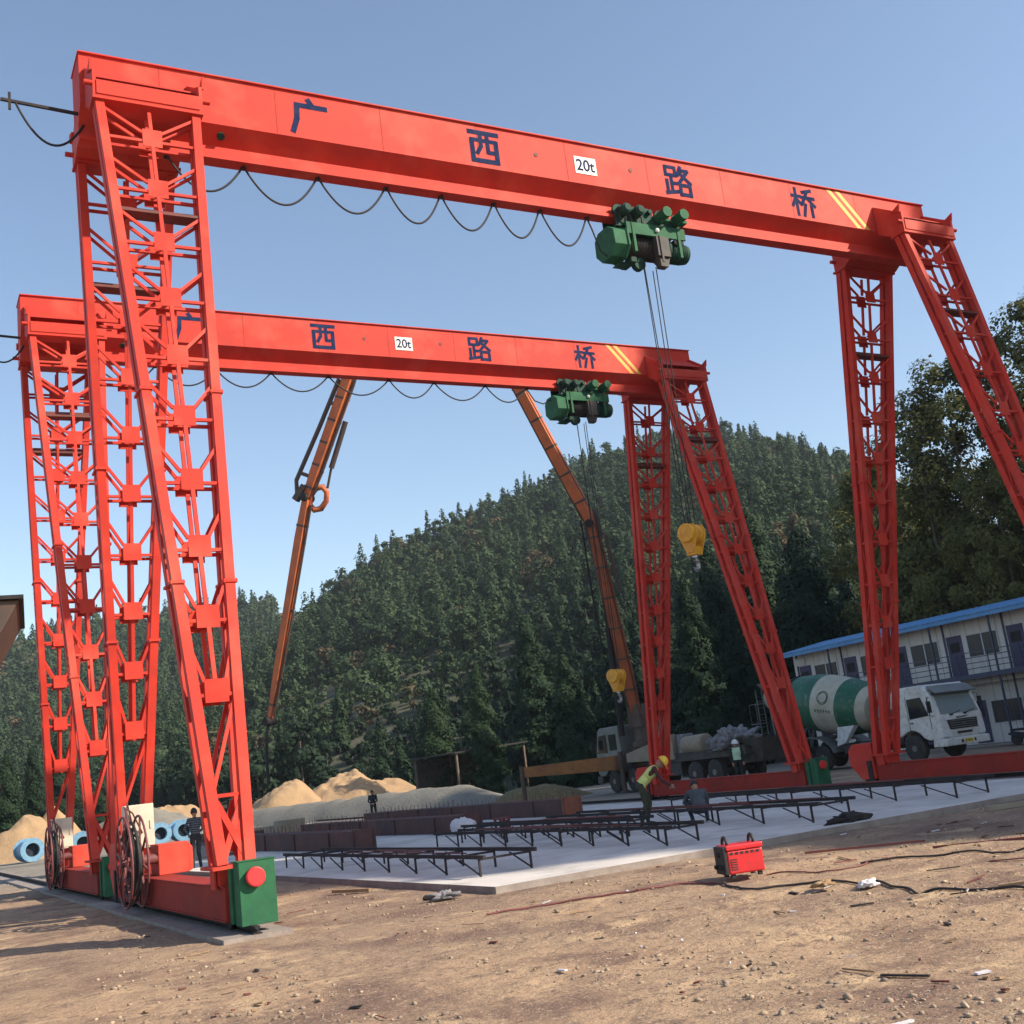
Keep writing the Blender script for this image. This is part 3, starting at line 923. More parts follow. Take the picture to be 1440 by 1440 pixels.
W1, W2 = 0.14, 0.118
CH_XI = [(.06, .93, .94, .93, W1), (.13, .70, .87, .70, W2), (.13, .70, .13, .06, W1), (.87, .70, .87, .06, W1), (.13, .08, .87, .08, W1), (.40, .90, .40, .52, W2), (.40, .52, .27, .30, W2), (.61, .90, .61, .36, W2), (.61, .36, .76, .36, W2)]
CH_LU = [(.07, .92, .42, .92, W2), (.07, .92, .07, .64, W2), (.42, .92, .42, .64, W2), (.07, .66, .42, .66, W2), (.25, .64, .25, .10, W2), (.25, .40, .44, .40, W2), (.08, .48, .08, .08, W2), (.02, .05, .47, .14, W2),
         (.64, .97, .50, .68, W2), (.60, .86, .90, .86, W2), (.90, .86, .52, .42, W2), (.62, .74, .97, .44, W2), (.56, .38, .56, .03, W2), (.92, .38, .92, .03, W2), (.56, .37, .92, .37, W2), (.56, .06, .92, .06, W2)]
CH_QIAO = [(.03, .70, .40, .70, W2), (.21, .97, .21, .03, W2), (.21, .66, .03, .34, W2), (.22, .60, .40, .42, W2), (.88, .96, .50, .86, W2), (.44, .68, .98, .68, W2), (.70, .88, .42, .42, W2), (.68, .68, .98, .40, W2), (.58, .44, .46, .03, W2), (.82, .44, .82, .03, W2)]
CH_GUANG = [(.48, .98, .56, .86, W1), (.16, .80, .94, .80, W1), (.18, .80, .16, .42, W1), (.16, .42, .04, .04, W1)]

def make_crane(name):
    root = thing(name, None, None)
    # --- main girder: box on top of a narrow hanging rail beam
    mb = MB()
    xa, xb = -1.04, 21.0
    sec = [(-.40, 15.40), (-.40, 14.38), (-.08, 14.10), (-.08, 13.87), (.08, 13.87), (.08, 14.10), (.40, 14.38), (.40, 15.40)]
    mb.prism(sec, 'x', xa, xb)
    mb.box(xa - .02, xb + .02, -.45, .45, 15.40, 15.425)
    mb.box(xa, xb, -.16, .16, 13.79, 13.87)
    girder = mb.build('main_girder', RED, root)
    for x in np.arange(0.4, 20.6, 2.25):
        MB().box(x - .006, x + .006, -.4025, -.40, 14.40, 15.39).build('weld_seam', REDD, girder)
    mb = MB()
    for x, z in ((8.62, 14.92), (11.18, 14.94)):
        mb.cyl((x, -.412, z), (x, -.399, z), .055, n=14)
    mb.build('inspection_plug', RUSTD, girder)
    mb = MB(); mb.cyl((1.55, -.27, 14.20), (1.55, -.22, 14.26), .075, n=14)
    mb.build('lifting_eye', GREEND, girder)
    # sign, lettering, stripes
    mb = MB(); mb.box(9.62, 10.20, -.412, -.4005, 14.63, 15.06)
    sg = mb.build('load_sign', WHITEP, girder)
    text_mesh('20t', 'lettering', BLUEP, sg, 9.91, 14.85, 0.40, -.415, 0.006, 0.92)
    for ch, cx in ((CH_GUANG, 3.35), (CH_XI, 7.31), (CH_LU, 12.55), (CH_QIAO, 16.55)):
        strokes('lettering', BLUEP, girder, cx, 14.875, 0.80, -.4035, ch)
    mb = MB()
    for o_ in (0, .30):
        x0 = 17.85 + o_
        mb.hexa([Vector(q) for q in ((x0 + .48, -.4045, 14.39), (x0 + .64, -.4045, 14.39), (x0 + .64, -.4005, 14.39), (x0 + .48, -.4005, 14.39),
                                     (x0 - .42, -.4045, 15.39), (x0 - .26, -.4045, 15.39), (x0 - .26, -.4005, 15.39), (x0 - .42, -.4005, 15.39))])
    mb.build('warning_stripe', YELP, girder)
    # --- supports
    for xs in (0.0, SPAN):
        for front in (True, False):
            make_leg(root, xs, front)
        # saddle: outrigger boxes either side of the girder joined by a yoke beneath it
        mb = MB()
        for s in (-1, 1):
            ye = -1.28 * (1 if s < 0 else -1)
            y_in = .42 * s
            prof = [(y_in, 14.26), (y_in, 15.08), (ye * .80, 14.66), (ye, 14.52), (ye, 14.002), (ye * .66, 14.002)]
            mb.prism(prof, 'x', xs - .96, xs - .90)
            mb.prism(prof, 'x', xs + .90, xs + .96)
            mb.prism([(y_in, 14.26), (y_in, 14.29), (ye * .66, 14.035), (ye * .66, 14.002)], 'x', xs - .90, xs + .90)
            mb.box(xs - .90, xs + .90, min(ye, ye * .66), max(ye, ye * .66), 14.002, 14.035)
            mb.box(xs - .90, xs + .90, min(ye, ye + .02 * s), max(ye, ye + .02 * s), 14.03, 14.30)
            mb.prism([(y_in, 14.95), (y_in, 14.98), (ye * .78, 14.58), (ye * .78, 14.55)], 'x', xs - .90, xs + .90)
            # ears
            for a in (-1, 1):
                mb.prism([(ye - s * .02, 14.50), (ye + s * .03, 14.72), (ye - s * .30, 14.60)], 'x', xs + a * .985 - .02, xs + a * .985 + .02)
                mb.cyl((xs + a * .96, ye - s * .05, 14.25), (xs + a * 1.10, ye - s * .05, 14.25), .05, n=10)
        sd = mb.build('saddle', RED, root)
        # --- end beam on the rail
        mb = MB()
        mb.box(xs - .2, xs + .2, -3.95, 3.95, .16, .58)
        mb.box(xs - .225, xs + .225, -3.96, 3.96, .58, .605)
        mb.box(xs - .225, xs + .225, -3.96, 3.96, .14, .16)
        eb = mb.build('end_beam', REDD, root, 0.006)
        for front in (True, False):
            y = leg_front_y(.86, front) + leg_d(.86) / 2
            m2 = MB()
            m2.box(xs - .24, xs + .24, y - .2, y + .2, .607, .813)
            for a in (-.27, .27):
                m2.box(xs + a - .012, xs + a + .012, y - .12, y + .12, .56, .83)
            m2.build('leg_shoe', RED, eb)
        for yw in (-3.62, 3.62):
            m2 = MB()
            m2.lathe((xs - .09, yw, .21), (.18, 0, 0), [(0, .2), (.04, .2), (.05, .17), (.13, .17), (.14, .2), (.18, .2)], 20)
            m2.build('wheel', STEELD, eb)
        # green end cover with red rubber buffer at the near end
        m2 = MB()
        m2.box(xs - .13, xs + .35, -4.45, -4.16, .10, .90)
        m2.box(xs - .15, xs + .37, -4.46, -4.14, .90, .912)
        m2.box(xs - .16, xs + .3, -4.14, -3.99, .12, .82)
        gbx = m2.build('buffer_box', GREENH, root, 0.008)
        m2 = MB(); m2.lathe((xs + .07, -4.45, .70), (0, -.1, 0), [(0, .09), (.03, .09), (.03, .125), (.09, .125), (.10, .11)], 20)
        m2.build('buffer', BUFR, gbx)
        # driving motor housing at the far end
        m2 = MB()
        m2.prism([(3.98, .2), (3.98, 1.18), (4.7, 1.18), (4.88, 1.0), (4.88, .62), (4.5, .2)], 'x', xs - .26, xs + .30)
        m2.build('motor_housing', RED, root, 0.012)
        m2 = MB(); m2.lathe((xs - .12, 4.35, .21), (.2, 0, 0), [(0, .2), (.2, .2)], 18)
        m2.box(xs - .3, xs - .262, 4.05, 4.2, .1, .7)
        m2.build('wheel', STEELD, eb)
    # --- left hand extras: gearbox cover, switch panel, cable drum
    mb = MB(); mb.box(.0, .52, 1.35, 2.05, .607, 1.13); mb.prism([(.52, .607), (.52, 1.13), (.60, 1.02), (.60, .65)], 'y', 1.38, 2.02)
    mb.build('gearbox_cover', RED, root, 0.015)
    mb = MB(); mb.box(-.35, .17, 2.45, 2.72, 1.08, 1.86)
    pn = mb.build('switch_panel', BEIGE, root, 0.01)
    mb = MB()
    mb.box(-.33, .15, 2.437, 2.449, 1.12, 1.83); mb.box(.09, .12, 2.42, 2.436, 1.42, 1.56)
    mb.build('panel_door', BEIGE, pn)
    mb = MB(); mb.bar((-.25, 2.6, .607), (-.25, 2.6, 1.08), .06); mb.bar((.08, 2.6, .607), (.08, 2.6, 1.08), .06)
    mb.build('panel_post', REDD, pn)
    reel = MB()
    cx, cy_, cz = -.42, 1.45, .90
    for xo in (-.13, .13):
        pts = [(cx + xo, cy_ + .76 * math.cos(a), cz + .76 * math.sin(a)) for a in np.linspace(0, 2 * math.pi, 37)]
        reel.tube(pts, .022, 6, 0)
        pts = [(cx + xo, cy_ + .30 * math.cos(a), cz + .30 * math.sin(a)) for a in np.linspace(0, 2 * math.pi, 25)]
        reel.tube(pts, .018, 6, 0)
        for k in range(8):
            a = k * math.pi / 4 + .2
            reel.bar((cx + xo, cy_ + .1 * math.cos(a), cz + .1 * math.sin(a)), (cx + xo, cy_ + .75 * math.cos(a), cz + .75 * math.sin(a)), .03, .03, up=(1, 0, 0))
    reel.cyl((cx - .2, cy_, cz), (cx + .42, cy_, cz), .09, n=14)
    rl = reel.build('cable_reel', MAROON, root)
    cb = MB()
    for k in range(7):
        rr = .33 + .055 * k
        xo = (-.05, .02, .06, -.02, .04, -.06, 0)[k]
        cb.tube([(cx + xo, cy_ + rr * math.cos(a), cz + rr * math.sin(a)) for a in np.linspace(0, 2 * math.pi, 37)], .026, 6)
    cb.build('cable_coil', BLACK, rl)
    mb = MB()
    mb.tube([(cx + .02, cy_ + .72, cz + .1), (cx + .05, cy_ + .7, cz + .75), (cx + .12, cy_ + .95, cz + 1.0), (-.22, 2.42, 1.52)], .016, 6)
    mb.tube([(cx - .08, cy_ - .3, cz + .6), (cx - .05, cy_ + .2, cz + .92), (cx + .18, cy_ + .8, cz + .82), (-.05, 2.42, 1.35)], .016, 6)
    mb.build('feed_cable', MAROON, rl)
    # --- bracket and cable loop sticking out past the near end of the girder
    mb = MB()
    mb.bar((-.95, -.12, 14.30), (-2.35, -.12, 14.36), .05)
    mb.bar((-2.2, -.12, 14.18), (-2.2, -.12, 14.52), .045)
    mb.build('cable_arm', STEELD, root)
    mb = MB()
    mb.tube(sag((-2.1, -.12, 14.33), (-.95, -.1, 14.1), .62, 16), .022, 6)
    mb.build('cable_loop', BLACK, root)
    return root

def festoon(root, xs, drops, jit=0.0):
    """supply cable looped along the lower rail of the girder"""
    mb = MB()
    for i in range(len(xs) - 1):
        mb.tube(sag((xs[i] + .03, .02, 13.76), (xs[i + 1] - .03, .02, 13.76), drops[i], 18), .022, 6)
    ca = mb.build('festoon_cable', BLACK, root)
    mb = MB()
    for x in xs:
        mb.cyl((x - .05, .02, 13.76), (x + .05, .02, 13.76), .035, n=8)
        mb.box(x - .012, x + .012, -.05, .05, 13.75, 13.86)
    mb.build('cable_hanger', STEELD, ca)
    return ca

crane1 = make_crane('gantry_crane')
crane2 = copy_tree(crane1)
crane2.location = (DX, DY, 0)
festoon(crane1, [.55, 2.03, 3.56, 5.05, 6.32, 7.6, 8.78, 10.04], [.60, .68, .66, .70, .70, .72, .76])
fe = MB(); fe.tube([(10.04, .02, 13.76), (10.12, .0, 13.5), (10.26, -.02, 12.95), (10.42, -.05, 12.8)], .022, 6); fe.build('supply_lead', BLACK, crane1)
festoon(crane2, [.8, 2.45, 4.14, 5.75, 7.51, 9.47, 11.0, 12.82, 14.35], [.5, .5, .46, .5, .52, .52, .52, .5])
fe = MB(); fe.tube([(14.35, .02, 13.76), (14.6, .0, 13.35), (14.9, -.02, 13.25), (15.2, -.05, 13.4)], .022, 6); fe.build('supply_lead', BLACK, crane2)
tag(crane1, 'nearer and larger red gantry crane whose girder runs off the top of the photo', 'crane', 'red gantry cranes on the same rails')
tag(crane2, 'farther red gantry crane standing behind, its whole girder in view against the sky', 'crane', 'red gantry cranes on the same rails')

# ---- rails
for xr, lb in ((0.0, 'left steel crane rail on the camera side of the casting beds'), (SPAN, 'right steel crane rail in front of the parked trucks')):
    mb = MB(); mb.prism([(xr - .06, .013), (xr + .06, .013), (xr + .06, .03), (xr + .012, .035), (xr + .012, .075), (xr + .035, .085), (xr + .035, .11), (xr - .035, .11), (xr - .035, .085), (xr - .012, .075), (xr - .012, .035), (xr - .06, .03)], 'y', -4.7 if xr < 1 else -38, 68)
    ro = mb.build('crane_rail', STEELD); tag(ro, lb, 'rail', 'crane rails')

# ------------------------------------------------------------------ hoist running on the girder
def make_hoist():
    t = thing('electric_hoist', None, None)       # origin: centre, at underside of the rail flange (z = 13.79)
    # trolley frames with running wheels gripping the flange
    mb = MB()
    for s in (-1, 1):
        y = s * .27
        mb.box(-1.0, .95, y - .02, y + .02, -.28, .10)
    mb.box(-.95, -.80, -.25, .25, -.26, -.20); mb.box(.35, .50, -.25, .25, -.26, -.20)
    mb.build('trolley_frame', GREEND, t)
    for x in (-.86, -.50, .02, .40):
        for s in (-1, 1):
            m2 = MB(); m2.lathe((x, s * .10, .17), (0, s * .30, 0), [(0, .10), (.06, .12), (.09, .155), (.16, .155), (.16, .06), (.30, .06)], 18)
            m2.build('trolley_wheel', GREEND if x < .2 else STEELD, t)
    for x in (.30, .82):
        m2 = MB()
        m2.lathe((x, -.30, .05), (0, -.42, 0), [(0, .13), (.03, .155), (.05, .155), (.05, .135), (.34, .135), (.34, .15), (.42, .14)], 10)
        m2.box(x - .05, x + .12, -.62, -.42, -.16, -.08)
        m2.build('travel_motor', GREENH, t, 0.006)
    for x in (-.78, -.38):
        m2 = MB(); m2.lathe((x, -.30, .10), (0, -.32, 0), [(0, .12), (.02, .135), (.22, .135), (.26, .09), (.28, .09)], 14)
        m2.build('reduction_gear', GREEND, t)
    mb = MB()
    for k in range(5):
        mb.tube([(-.95 + .16 * k, -.32, .05), (-.93 + .16 * k, -.40, -.06), (-.9 + .16 * k, -.34, -.2)], .02, 5)
    for x in (-.62, -.14, .18, .62): mb.cyl((x, -.30, -.10), (x, -.27, -.10), .035, n=8)
    mb.build('hose', BLACK, t)
    # main body
    mb = MB()
    octo = [(-.20, -.30), (.22, -.30), (.40, -.46), (.42, -.86), (.20, -1.10), (-.24, -1.10), (-.46, -.86), (-.44, -.48)]
    octo = [(a * 1.0, b) for a, b in octo]
    mb.prism(octo, 'x', -1.24, -.78)
    mb.prism([(a * 1.08, (b + .7) * 1.08 - .7) for a, b in octo], 'x', -.86, -.80)
    mb.build('gear_case', GREENH, t, 0.012)
    mb = MB(); mb.box(-.72, -.55, -.30, .2, -1.22, -1.08); mb.prism([(-.2, -1.2), (.2, -1.2), (0, -1.3)], 'x', -.98, -.7)
    mb.build('gear_sump', GREEND, t, 0.01)
    mb = MB(); mb.lathe((-.78, 0, -.70), (1.25, 0, 0), [(0, .33), (.05, .33), (.05, .29), (1.2, .29), (1.2, .34), (1.25, .34)], 26)
    mb.build('rope_drum', STEELD, t)
    ro = MB()
    for k in range(14):
        x = -.68 + .045 * k
        ro.lathe((x, 0, -.70), (.03, 0, 0), [(0, .29), (.015, .308), (.03, .29)], 24)
    ro.build('rope_winding', STEELD, t)
    mb = MB()
    mb.box(-.80, .98, -.42, -.36, -.52, -.22); mb.box(-.80, .98, .36, .42, -.52, -.22); mb.box(-.80, .98, -.40, .40, -.24, -.20)
    mb.box(-.66, -.58, -.44, -.36, -1.0, -.22); mb.box(.72, .80, -.44, -.36, -1.02, -.22)
    mb.build('upper_frame', GREENH, t, 0.006)
    mb = MB(); mb.lathe((.1, -.43, -.36), (0, -.06, 0), [(0, .06), (.04, .055), (.06, .02)], 12)
    mb.build('work_light', LAMPC, t)
    mb = MB()
    mb.box(.02, .40, -.46, -.30, -1.05, -.52); mb.box(.10, .16, -.49, -.46, -1.22, -.5); mb.prism([(.05, -1.05), (.40, -1.05), (.32, -1.3), (.1, -1.3)], 'y', -.4, -.2)
    mb.build('rope_guide', CHASS, t, 0.006)
    mb = MB(); mb.lathe((.52, 0, -.70), (.78, 0, 0), [(0, .34), (.06, .34), (.06, .26), (.10, .26)] + [q for k in range(9) for q in ((.12 + .05 * k, .27), (.145 + .05 * k, .27), (.145 + .05 * k, .245), (.168 + .05 * k, .245))] + [(.60, .26), (.70, .24), (.78, .12)], 24)
    mb.build('hoist_motor', GREEND, t)
    mb = MB(); mb.box(.85, 1.15, -.12, .12, -.48, -.36)
    mb.build('terminal_box', STEELD, t, 0.008)
    mb = MB(); mb.cyl((-.30, -.08, -1.12), (-.30, .08, -1.12), .17, n=20); mb.box(-.36, -.24, -.1, .1, -1.1, -.9)
    mb.build('fixed_sheave', GREEND, t)
    mb = MB(); mb.tube(sag((.70, -.25, -.2), (1.22, -.05, -.5), -.06, 8), .012, 5)
    mb.build('motor_lead', BLACK, t)
    return t
h1 = make_hoist(); h1.location = (11.57, 0.0, 13.79); h1.scale = (.94, .94, .94)
h2 = copy_tree(h1); h2.location = (16.35, DY, 13.79)
tag(h1, 'larger green electric hoist hanging under the nearer crane girder', 'hoist', 'green electric hoists')
tag(h2, 'smaller green electric hoist hanging under the farther crane girder', 'hoist', 'green electric hoists')

def make_hook(top_dz):
    """hook block; origin at block's top; ropes run up to the hoist"""
    t = thing('hook_block', None, None)
    mb = MB()
    for s in (-1, 1):
        mb.prism([(-.22, .0), (.10, .02), (.26, -.18), (.24, -.40), (.10, -.74), (-.12, -.74), (-.26, -.38), (-.30, -.16)], 'x', s * .19 - .02, s * .19 + .02)
    mb.prism([(-.14, -.58), (.14, -.58), (.14, -.80), (-.14, -.80)], 'x', -.17, .17)
    ck = mb.build('block_cheek', YELH, t, 0.01)
    mb = MB()
    mb.lathe((-.31, 0, -.22), (.62, 0, 0), [(0, .22), (.02, .25), (.16, .25), (.20, .21), (.24, .25), (.38, .25), (.42, .21), (.46, .25), (.60, .25), (.62, .22)], 24)
    mb.build('sheave_guard', YELH, t)
    mb = MB()
    pts = [(0, 0, -.80), (0, 0, -.93)]
    for a in np.linspace(100, -150, 16):
        pts.append((-.02 + .125 * math.cos(R(a)), 0, -1.06 + .125 * math.sin(R(a))))
    rs = [.05, .045] + [.05 + .012 * math.sin(math.pi * i / 15) - .03 * max(0, i - 10) / 5 for i in range(16)]
    mb.tube(pts, rs, 10)
    mb.cyl((0, 0, -.78), (0, 0, -.86), .075, n=14)
    mb.build('hook', STEEL, t)
    mb = MB()
    for x0, x1, y in ((-.42, -.24, -.12), (-.10, -.08, .1), (.20, .10, -.1), (.34, .22, .1)):
        mb.cyl((x1, y, -.1), (x0, y, top_dz), .015, n=6)
    rp = mb.build('wire_rope', STEELD, t)
    return t
k1 = make_hook((12.75 - 6.45) / .86); k1.scale = (.86, .86, .86); k1.location = (11.66, .1, 6.47); k1.rotation_euler = (0, 0, .35)
k2 = make_hook((12.75 - 4.38) / .86); k2.scale = (.86, .86, .86); k2.location = (16.33, DY + .1, 4.36); k2.rotation_euler = (0, 0, .35)
tag(k1, 'yellow hook block hanging at mid height between the two far right legs', 'hook block', 'yellow hook blocks on wire ropes')
tag(k2, 'yellow hook block hanging low in front of the pump boom base', 'hook block', 'yellow hook blocks on wire ropes')

# ================================================================== CONCRETE MIXER TRUCK  (front faces -Y)
def wheel_parts(parent, x, y, r, w, side, hub=RIM):
    """one road wheel: tyre with a rim as its sub-part; side -1 = seen from -X"""
    mb = MB()
    mb.lathe((x - w / 2, y, r), (w, 0, 0), [(0, r * .62), (.02, r * .9), (.05, r * .98), (.08, r), (w - .08, r), (w - .05, r * .98), (w - .02, r * .9), (w, r * .62)], 26)
    t = mb.build('wheel', TYRE, parent)
    mb = MB()
    xs = x + side * (w / 2 - .02)
    mb.lathe((xs - side * .08, y, r), (side * .12, 0, 0), [(0, r * .6), (.06, r * .62), (.085, r * .55), (.05, r * .4), (.08, r * .26), (.12, r * .22), (.12, .001)], 20)
    mb.build('rim', hub, t)
    return t

def mixer_truck():
    t = thing('mixer_truck', 'white cab concrete mixer truck with green and cream drum parked before the site building', 'truck', (33.25, 12.3, 0))
    w = 1.23
    # chassis
    mb = MB()
    mb.box(-.45, -.25, .9, 10.6, .72, 1.02); mb.box(.25, .45, .9, 10.6, .72, 1.02)
    for y in np.arange(1.2, 10.6, 1.3): mb.box(-.25, .25, y, y + .12, .76, .98)
    for y in (1.6, 6.9, 8.3): mb.box(-1.0, 1.0, y - .08, y + .08, .44, .60)
    mb.box(-1.18, -.5, 3.2, 4.6, .55, 1.0); mb.box(.5, 1.18, 3.2, 4.6, .55, 1.0)
    mb.box(-1.15, -.5, 4.8, 5.6, .6, .95)
    mb.build('chassis', CHASS, t, 0.01)
    # cab body with sloped front
    mb = MB()
    prof = [(.10, .78), (.02, 1.05), (.06, 1.62), (.30, 2.42), (.52, 2.80), (.80, 2.95), (2.25, 2.95), (2.25, .95), (2.12, .95), (2.12, 1.05)]
    ar = [(1.6 + .68 * math.cos(a), .55 + .68 * math.sin(a)) for a in np.linspace(R(55), R(150), 8)]
    prof = [(.10, .78), (.02, 1.05), (.06, 1.62), (.30, 2.42), (.52, 2.80), (.80, 2.97), (2.25, 2.97), (2.25, 1.0)] + ar + [(.75, .78)]
    mb.prism(prof, 'x', -w, w)
    cab = mb.build('cab', CABW, t, 0.05)
    # windscreen, side windows, visor
    def front_y(z): return np.interp(z, [1.05, 1.62, 2.42, 2.80], [.02, .06, .30, .52])
    mb = MB()
    za, zb = 1.74, 2.50
    mb.hexa([Vector(q) for q in ((-1.08, front_y(za) - .018, za), (1.08, front_y(za) - .018, za), (1.08, front_y(za) + .03, za), (-1.08, front_y(za) + .03, za),
                                 (-1.0, front_y(zb) - .02, zb), (1.0, front_y(zb) - .02, zb), (1.0, front_y(zb) + .03, zb), (-1.0, front_y(zb) + .03, zb))])
    mb.build('windscreen', WSCREEN, cab)
    mb = MB(); mb.hexa([Vector(q) for q in ((-1.18, .08, 2.55), (1.18, .08, 2.55), (1.14, .50, 2.86), (-1.14, .50, 2.86), (-1.18, .06, 2.59), (1.18, .06, 2.59), (1.14, .50, 2.90), (-1.14, .50, 2.90))])
    mb.box(-1.1, 1.1, .34, .40, 2.50, 2.62)
    mb.build('sun_visor', CABG, cab)
    for s in (-1, 1):
        mb = MB(); mb.prism([(.55, 1.75), (1.55, 1.68), (1.55, 2.48), (.82, 2.50)], 'x', s * w - .004 if s > 0 else -w - .012, s * w + .012 if s > 0 else -w + .004)
        mb.build('side_window', GLASSD, cab)
        mb = MB(); mb.box(s * (w + .006) - .008, s * (w + .006) + .008, 1.60, 1.615, 1.02, 2.6); mb.box(s * (w + .006) - .008, s * (w + .006) + .008, .5, .515, 1.2, 2.5); mb.box(s * (w + .012) - .012, s * (w + .012) + .012, 1.40, 1.55, 1.50, 1.55)
        mb.build('door_handle', BLACK, cab)
        mb = MB()
        mb.tube([(s * w, .42, 2.45), (s * (w + .22), .30, 2.42), (s * (w + .24), .28, 1.75), (s * w, .34, 1.70)], .018, 6)
        mb.box(s * (w + .14), s * (w + .34), .22, .28, 1.85, 2.30)
        mb.build('mirror', BLACK, cab)
        mb = MB(); mb.hexa([Vector(q) for q in ((s * .80, -.03, .86), (s * 1.20, .02, .86), (s * 1.20, .10, .86), (s * .80, .06, .86), (s * .80, -.03, 1.06), (s * 1.20, .02, 1.06), (s * 1.20, .10, 1.06), (s * .80, .06, 1.06))])
        mb.build('headlight', LAMPC, cab)
        mb = MB(); mb.box(min(s * .66, s * 1.0), max(s * .66, s * 1.0), -.115, -.095, .58, .70)
        mb.build('fog_light', LAMPC, cab)
        # steps and wheel guard
        mb = MB()
        mb.box(s * w - .18 if s > 0 else -w - .0, s * w if s > 0 else -w + .18, 2.15, 2.9, .45, .52)
        mb.tube([(s * (w - .15), 1.6 + .72 * math.cos(a), .55 + .72 * math.sin(a)) for a in np.linspace(R(20), R(165), 12)], .05, 6)
        mb.build('wheel_arch', BLACK, cab)
    # grille, bumper, wipers, plate
    mb = MB(); mb.hexa([Vector(q) for q in ((-.78, -.005, 1.12), (.78, -.005, 1.12), (.78, .05, 1.12), (-.78, .05, 1.12), (-.86, .03, 1.50), (.86, .03, 1.50), (.86, .09, 1.50), (-.86, .09, 1.50))])
    gr = mb.build('grille', CHASS, cab)
    mb = MB()
    for k in range(4): mb.box(-.7, .7, -.018 + .008 * k, .0 + .008 * k, 1.17 + .085 * k, 1.195 + .085 * k)
    mb.box(-.07, .07, -.03, .0, 1.26, 1.36)
    mb.build('grille_bar', STEEL, gr)
    mb = MB(); mb.box(-.40, .40, -.02, .03, .94, 1.02); mb.build('air_slot', BLACK, cab)
    mb = MB(); mb.prism([(-.10, .50), (-.10, .76), (.02, .80), (.55, .80), (.60, .50)], 'x', -1.24, 1.24)
    bp = mb.build('bumper', CABW, t, 0.03)
    mb = MB(); mb.box(-.24, .24, -.118, -.102, .58, .72); pl = mb.build('licence_plate', PLATEY, bp)
    mb = MB()
    for k, x in enumerate((-.17, -.08, .0, .08, .16)): mb.box(x - .022, x + .022, -.121, -.118, .61, .69 - .01 * (k % 2))
    mb.build('plate_marks', BLACK, pl)
    mb = MB(); mb.box(-.42, -.32, -.112, -.10, .58, .70); mb.box(.32, .42, -.112, -.10, .58, .70); mb.build('tow_socket', BLACK, bp)
    mb = MB()
    for x in (-.55, .25):
        mb.bar((x, front_y(1.72) - .03, 1.70), (x + .62, front_y(1.85) - .03, 1.82), .025)
        mb.box(x - .06, x + .1, front_y(1.7) - .04, front_y(1.7), 1.66, 1.73)
    mb.build('wiper', BLACK, cab)
    mb = MB(); mb.box(-.3, .3, .02, .05, 1.55, 1.60); mb.build('badge', STEEL, cab)
    # water tank behind cab, mudguards
    mb = MB(); mb.lathe((-1.05, 2.75, 2.55), (2.1, 0, 0), [(0, .2), (.06, .36), (2.04, .36), (2.1, .2)], 18); mb.build('water_tank', CABW, t)
    for s in (-1, 1):
        mb = MB()
        pr = [(7.6 + 1.5 * math.cos(a), .62 + .85 * math.sin(a)) for a in np.linspace(R(5), R(175), 14)] + [(7.6 + 1.42 * math.cos(a), .62 + .79 * math.sin(a)) for a in np.linspace(R(175), R(5), 14)]
        mb.prism(pr, 'x', s * .62 if s > 0 else -1.24, 1.24 if s > 0 else -.62)
        mb.build('mudguard', CABG, t)
        mb = MB(); mb.hexa([Vector(q) for q in ((s * .9, 5.5, 1.05), (s * 1.1, 5.5, 1.05), (s * 1.1, 6.0, .95), (s * .9, 6.0, .95), (s * .7, 4.9, 1.75), (s * 1.0, 4.9, 1.75), (s * 1.0, 5.9, 1.75), (s * .7, 5.9, 1.75))])
        mb.build('drum_support', CABW, t)
    for y in (1.6, 6.9, 8.3):
        for s in (-1, 1):
            wheel_parts(t, s * 1.06, y, .53, .32, s)
    # drum
    A = Vector((0, 4.35, 2.30)); B = Vector((0, 10.9, 3.55))
    L = (B - A).length; ax = (B - A).normalized()
    prof = [(0, .30), (.02, .78), (.25, .90), (.42, .98), (.80, 1.12), (1.38, 1.24), (2.5, 1.31), (2.78, 1.31), (3.3, 1.30), (4.5, 1.14), (5.2, .95), (5.9, .72), (L, .58)]
    mis = [1, 1, 1, 0, 0, 1, 1, 0, 0, 0, 1, 1]
    mb = MB()
    o, LL, x_, y_, z_ = frame_from(A, B)
    mb.lathe(A, ax, prof, 40, 0, mis)
    drum = mb.build('mixing_drum', [DRUMG, DRUMW], t)
    mb = MB()
    for a_ in (-0.45,):
        pass
    # ring emblem on the cream band of the near side
    def on_drum(s, th, lift=.012):
        r = np.interp(s, [q[0] for q in prof], [q[1] for q in prof]) + lift
        c = A + ax * s
        side = Vector((-1, 0, 0)); up = side.cross(ax) * -1
        if up.z < 0: up = -up
        return c + side * (r * math.cos(th)) + up * (r * math.sin(th))
    for rr in (.30, .24):
        mb.tube([on_drum(2.05 + rr * math.cos(a), .34 + rr * math.sin(a) / 1.3) for a in np.linspace(0.5 if rr < .3 else 0, 2 * math.pi - (0.5 if rr < .3 else 0), 28)], .014, 5)
    for k in range(6):
        s_ = 1.6 + .16 * k
        mb.tube([on_drum(s_, -.08), on_drum(s_ + .05, -.18)], .014, 5)
        mb.tube([on_drum(s_ + .07, -.09), on_drum(s_ + .01, -.17)], .012, 5)
    mb.build('drum_emblem', DRUMG, drum)
    mb = MB(); mb.lathe(A + ax * 4.55, ax, [(0, 1.08), (0, 1.18), (.14, 1.15), (.14, 1.03)], 40); mb.build('roller_ring', STEELD, drum)
    mb = MB(); mb.box(-.5, .5, 3.75, 4.35, 1.02, 2.7); mb.box(-.35, .35, 4.1, 4.4, 1.9, 2.7); mb.build('gearbox_pedestal', CABG, t, 0.02)
    mb = MB()
